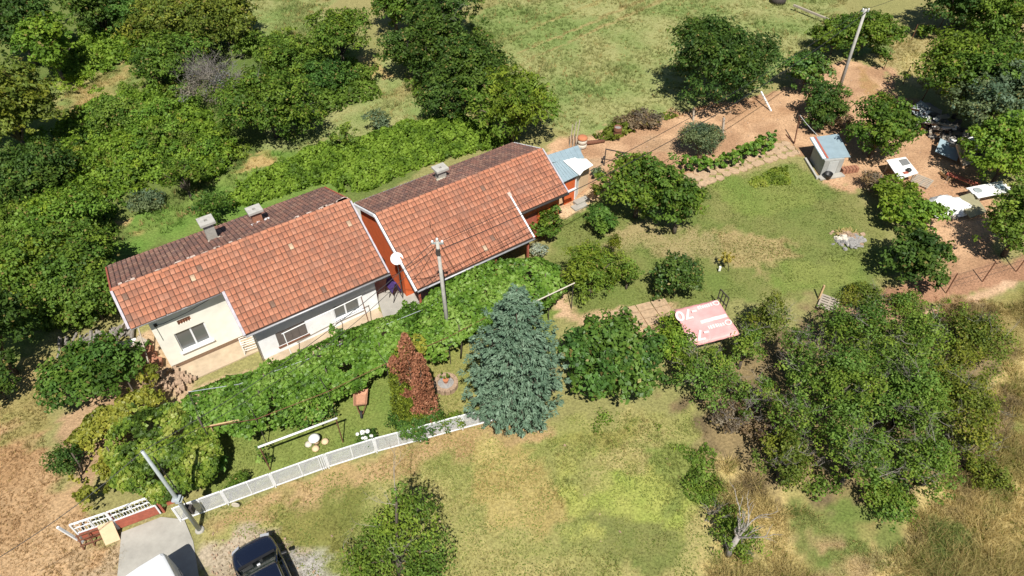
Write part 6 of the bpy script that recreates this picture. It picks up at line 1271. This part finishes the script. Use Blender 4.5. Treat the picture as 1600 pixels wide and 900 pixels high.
# bare dead tree in the lower meadow
q = P(1137, 866); t = thing("dead_tree", q, "bare pale dead tree in the lower right meadow", "dead tree"); m = MB(); R2 = random.Random(9)
m.tube([(0, 0, -0.1), (0.05, 0.05, 0.6), (0.16, 0.12, 1.3)], [0.15, 0.12, 0.10], 8)
for d_ in ((-0.45, 0.3, 1), (0.35, 0.1, 1), (0.05, 0.5, 1.1), (0.5, -0.3, 0.7)): twig_mesh(m, (0.16, 0.12, 1.25), d_, 1.0, 0.06, 3, R2, 0.5)
m.build("trunk", mat("bleached wood", (0.33, 0.30, 0.27), 0.9, 0.3, 6, bump=0.01), t, True)
q = P(1105, 812); t = thing("dead_sapling", q, "thin bare dead stems left of the pale dead tree", "dead sapling"); m = MB()
for k in range(4): twig_mesh(m, (rnd.uniform(-.2, .2), rnd.uniform(-.2, .2), 0), (rnd.uniform(-.4, .4), rnd.uniform(-.3, .4), 1), 1.0, 0.03, 2, R2, 0.5)
m.build("stem", M['deadwood'], t)

# ------------------------------------------------------------------ ground cover
def cover(name, px, n, L, pal, h=0.5, bump=1.9, holes=0.30):
    poly = zp(px); zf = lambda x, y: h*(0.15+bump*fbm(x*1.1+h*3, y*1.1, 4))*(1-0.8*np.exp(-edge_dist(x, y, poly)/0.6))
    o = leaf_sheet(name, poly, zf, n, L, pal, None, thick=h*0.5, jit=0.75, tnoise=0.95, holes=holes); o["kind"] = "stuff"; return o
cover("bramble_thicket", [(350,320),(395,282),(480,242),(560,222),(640,196),(720,188),(770,205),(800,225),(740,238),(660,262),(575,298),(530,300),(505,285),(430,310),(360,330)], 34000, 0.18, 'bright', 0.9)
cover("bramble_thicket", [(85,120),(130,60),(200,45),(300,60),(260,110),(190,100),(120,130)], 13000, 0.23, 'bright', 0.9)
cover("bramble_thicket", [(90,205),(150,165),(260,140),(330,180),(380,250),(330,290),(220,290),(150,330),(60,340),(80,260)], 30000, 0.19, 'bright', 1.0)
cover("bramble_thicket", [(360,70),(440,60),(560,100),(600,150),(540,170),(470,200),(380,80)], 10000, 0.22, 'plum', 0.8)
cover("bramble_thicket", [(0,300),(130,300),(190,330),(170,420),(175,500),(100,520),(0,520)], 15000, 0.19, 'plum', 0.8)
cover("weeds", [(1370,175),(1400,160),(1425,195),(1415,215),(1385,205)], 900, 0.22, 'bright', 0.4)
cover("weeds", [(1170,285),(1200,262),(1235,258),(1230,285),(1190,300)], 1300, 0.14, [(0.10,0.15,0.02),(0.18,0.24,0.03),(0.27,0.30,0.05)], 0.16)
cover("weeds", [(920,215),(960,195),(1040,178),(1060,182),(1000,200),(940,222)], 1500, 0.2, 'olive', 0.5)
cover("weeds", [(1060,700),(1110,690),(1130,740),(1120,800),(1070,780)], 900, 0.12, 'plum', 0.15)
tall = zp([(1110,930),(1130,760),(1180,760),(1260,800),(1380,830),(1460,780),(1540,700),(1560,560),(1480,490),(1620,440),(1720,440),(1760,930)])
grass_blades("dry_tall_grass", [tall], 70000, 0.36, 0.028, 1.25, 'dry', 1.1, 9, 0.25)
grass_blades("dry_grass", [tall], 45000, 0.22, 0.03, 1.2, 'dry', 1.2, 6, 0.3)
grass_blades("green_weeds", [tall], 14000, 0.24, 0.04, 1.3, 'olive', 0.9, 12, 0.8)
def undergrowth(name, px, n, pal, rr=(0.35, 1.1), hh=(0.35, 1.5), L=0.19, k=150):
    poly = zp(px); xs = [p.x for p in poly]; ys = [p.y for p in poly]; lb = []
    while len(lb) < n:
        x, y = rng.uniform(min(xs), max(xs)), rng.uniform(min(ys), max(ys))
        if pip(np.array([x]), np.array([y]), poly)[0]:
            r = rng.uniform(*rr); h = rng.uniform(*hh); lb.append((x, y, h*0.55, r, h*0.5))
    a = sum(q[3]**2 for q in lb); V, F, C = crown_leaves(lb, int(k*a*3.2), L, L*0.55, pal, spread=0.26); NTRI[0] += len(F)*2
    o = obj(name, np_mesh(name, V, F, C), M['leaf']); o["kind"] = "stuff"
LT = [(80,200),(150,160),(240,110),(330,110),(380,240),(330,290),(230,330),(60,360),(60,260)]
undergrowth("undergrowth", LT, 60, 'bright'); undergrowth("undergrowth", LT, 34, 'plum'); undergrowth("undergrowth", LT, 16, 'olive', hh=(0.6, 2.0))
undergrowth("undergrowth", [(60,30),(130,30),(250,70),(330,60),(300,120),(180,110),(90,150)], 34, 'bright', (0.5, 1.3)); undergrowth("undergrowth", [(350,60),(440,40),(600,110),(560,160),(480,190),(380,120)], 40, 'plum', (0.4, 1.2))
undergrowth("undergrowth", [(0,300),(120,330),(190,400),(180,500),(60,510),(0,500)], 30, 'plum', (0.4, 1.2)); undergrowth("undergrowth", [(600,60),(720,60),(770,150),(700,190),(640,150)], 22, 'mid', (0.5, 1.2))
undergrowth("undergrowth", [(1480,30),(1620,30),(1620,320),(1560,300),(1540,190)], 24, 'plum', (0.5, 1.3)); undergrowth("undergrowth", [(1060,620),(1180,540),(1300,470),(1540,500),(1560,700),(1400,790),(1220,760)], 30, 'plum', (0.3, 0.8), (0.3, 1.0), 0.14, 200)
undergrowth("undergrowth", [(880,650),(1000,640),(1060,680),(1110,780),(1080,800),(1050,720)], 10, 'bright', (0.2, 0.4), (0.12, 0.3), 0.10, 150)
grass_blades("grass", [zp([(300,815),(790,655),(1080,640),(1130,720),(1120,930),(400,930)])], 70000, 0.10, 0.022, 1.2, 'dry', 0.9, 7, 0.05)
grass_blades("grass", [zp([(320,770),(340,700),(640,545),(790,480),(850,500),(780,640)])], 26000, 0.07, 0.022, 1.25, None, 0.8, 6)
grass_blades("grass", [zp([(860,440),(880,350),(930,310),(1080,300),(1240,250),(1340,310),(1390,380),(1400,440),(1130,475),(900,490)])], 40000, 0.08, 0.03, 1.2, None, 0.8, 6)
grass_blades("meadow_grass", [zp([(690,70),(780,-10),(1330,-20),(1300,60),(1230,90),(1180,150),(1050,180),(930,205),(860,210)])], 80000, 0.26, 0.05, 1.2, 'dry', 0.8, 8, 0.07)
grass_blades("meadow_grass", [zp([(560,160),(620,120),(720,190),(480,250),(330,320),(180,400),(170,345),(400,250),(440,215)]), zp([(80,170),(200,100),(260,130),(150,180)]), zp([(370,60),(400,0),(520,-5),(480,70)])], 26000, 0.35, 0.05, 1.25, 'dry', 0.8, 8, 0.12)
grass_blades("dry_grass", [zp([(-60,900),(-60,640),(40,600),(110,560),(110,640),(80,720),(180,850),(190,930),(-60,930)])], 26000, 0.09, 0.025, 1.15, 'dry', 0.9, 6, 0.1)
grass_blades("dry_grass", [zp([(1350,75),(1440,55),(1600,35),(1600,60),(1490,75),(1475,150)]), zp([(1380,520),(1480,470),(1620,445),(1560,560)])], 16000, 0.25, 0.05, 1.2, 'dry', 0.8, 7, 0.1)
for nm, px, n in (("lawn_weeds", [(860,440),(880,350),(930,310),(1080,300),(1240,250),(1340,310),(1390,380),(1400,440),(1130,475),(900,490)], 9000), ("lawn_weeds", [(330,800),(790,655),(1080,640),(1130,720),(1120,930),(500,930)], 12000), ("lawn_weeds", [(330,770),(340,700),(640,545),(790,480),(850,500),(780,640)], 4000)):
    o = leaf_sheet(nm, zp(px), lambda x, y: 0.02+0*x, n, 0.06, [(0.13,0.17,0.04),(0.18,0.22,0.05),(0.27,0.27,0.085)], None, thick=0.03, jit=0.5, holes=0.5); o["kind"] = "stuff"
m = MB()
for px, n in (([(330,815),(600,720),(1050,660),(1110,900),(400,900)], 20), ([(330,830),(420,830),(500,900),(330,900)], 160), ([(930,240),(1180,160),(1330,110),(1380,170),(1100,240)], 120), ([(1400,210),(1500,270),(1540,410),(1440,330)], 60)):
    poly = zp(px); xs = [p.x for p in poly]; ys = [p.y for p in poly]
    for k in range(n):
        x, y = rnd.uniform(min(xs), max(xs)), rnd.uniform(min(ys), max(ys))
        if pip(np.array([x]), np.array([y]), poly)[0]:
            r_ = rnd.uniform(0.012, 0.04); m.obox((x, y, 0.005), (r_, rnd.uniform(-.02, .02), 0.01), (-0.02, r_*0.8, 0), (0, 0.01, r_*0.6))
o = m.build("pebbles", M['rubble']); o["kind"] = "stuff"
print("foliage triangles", NTRI[0])
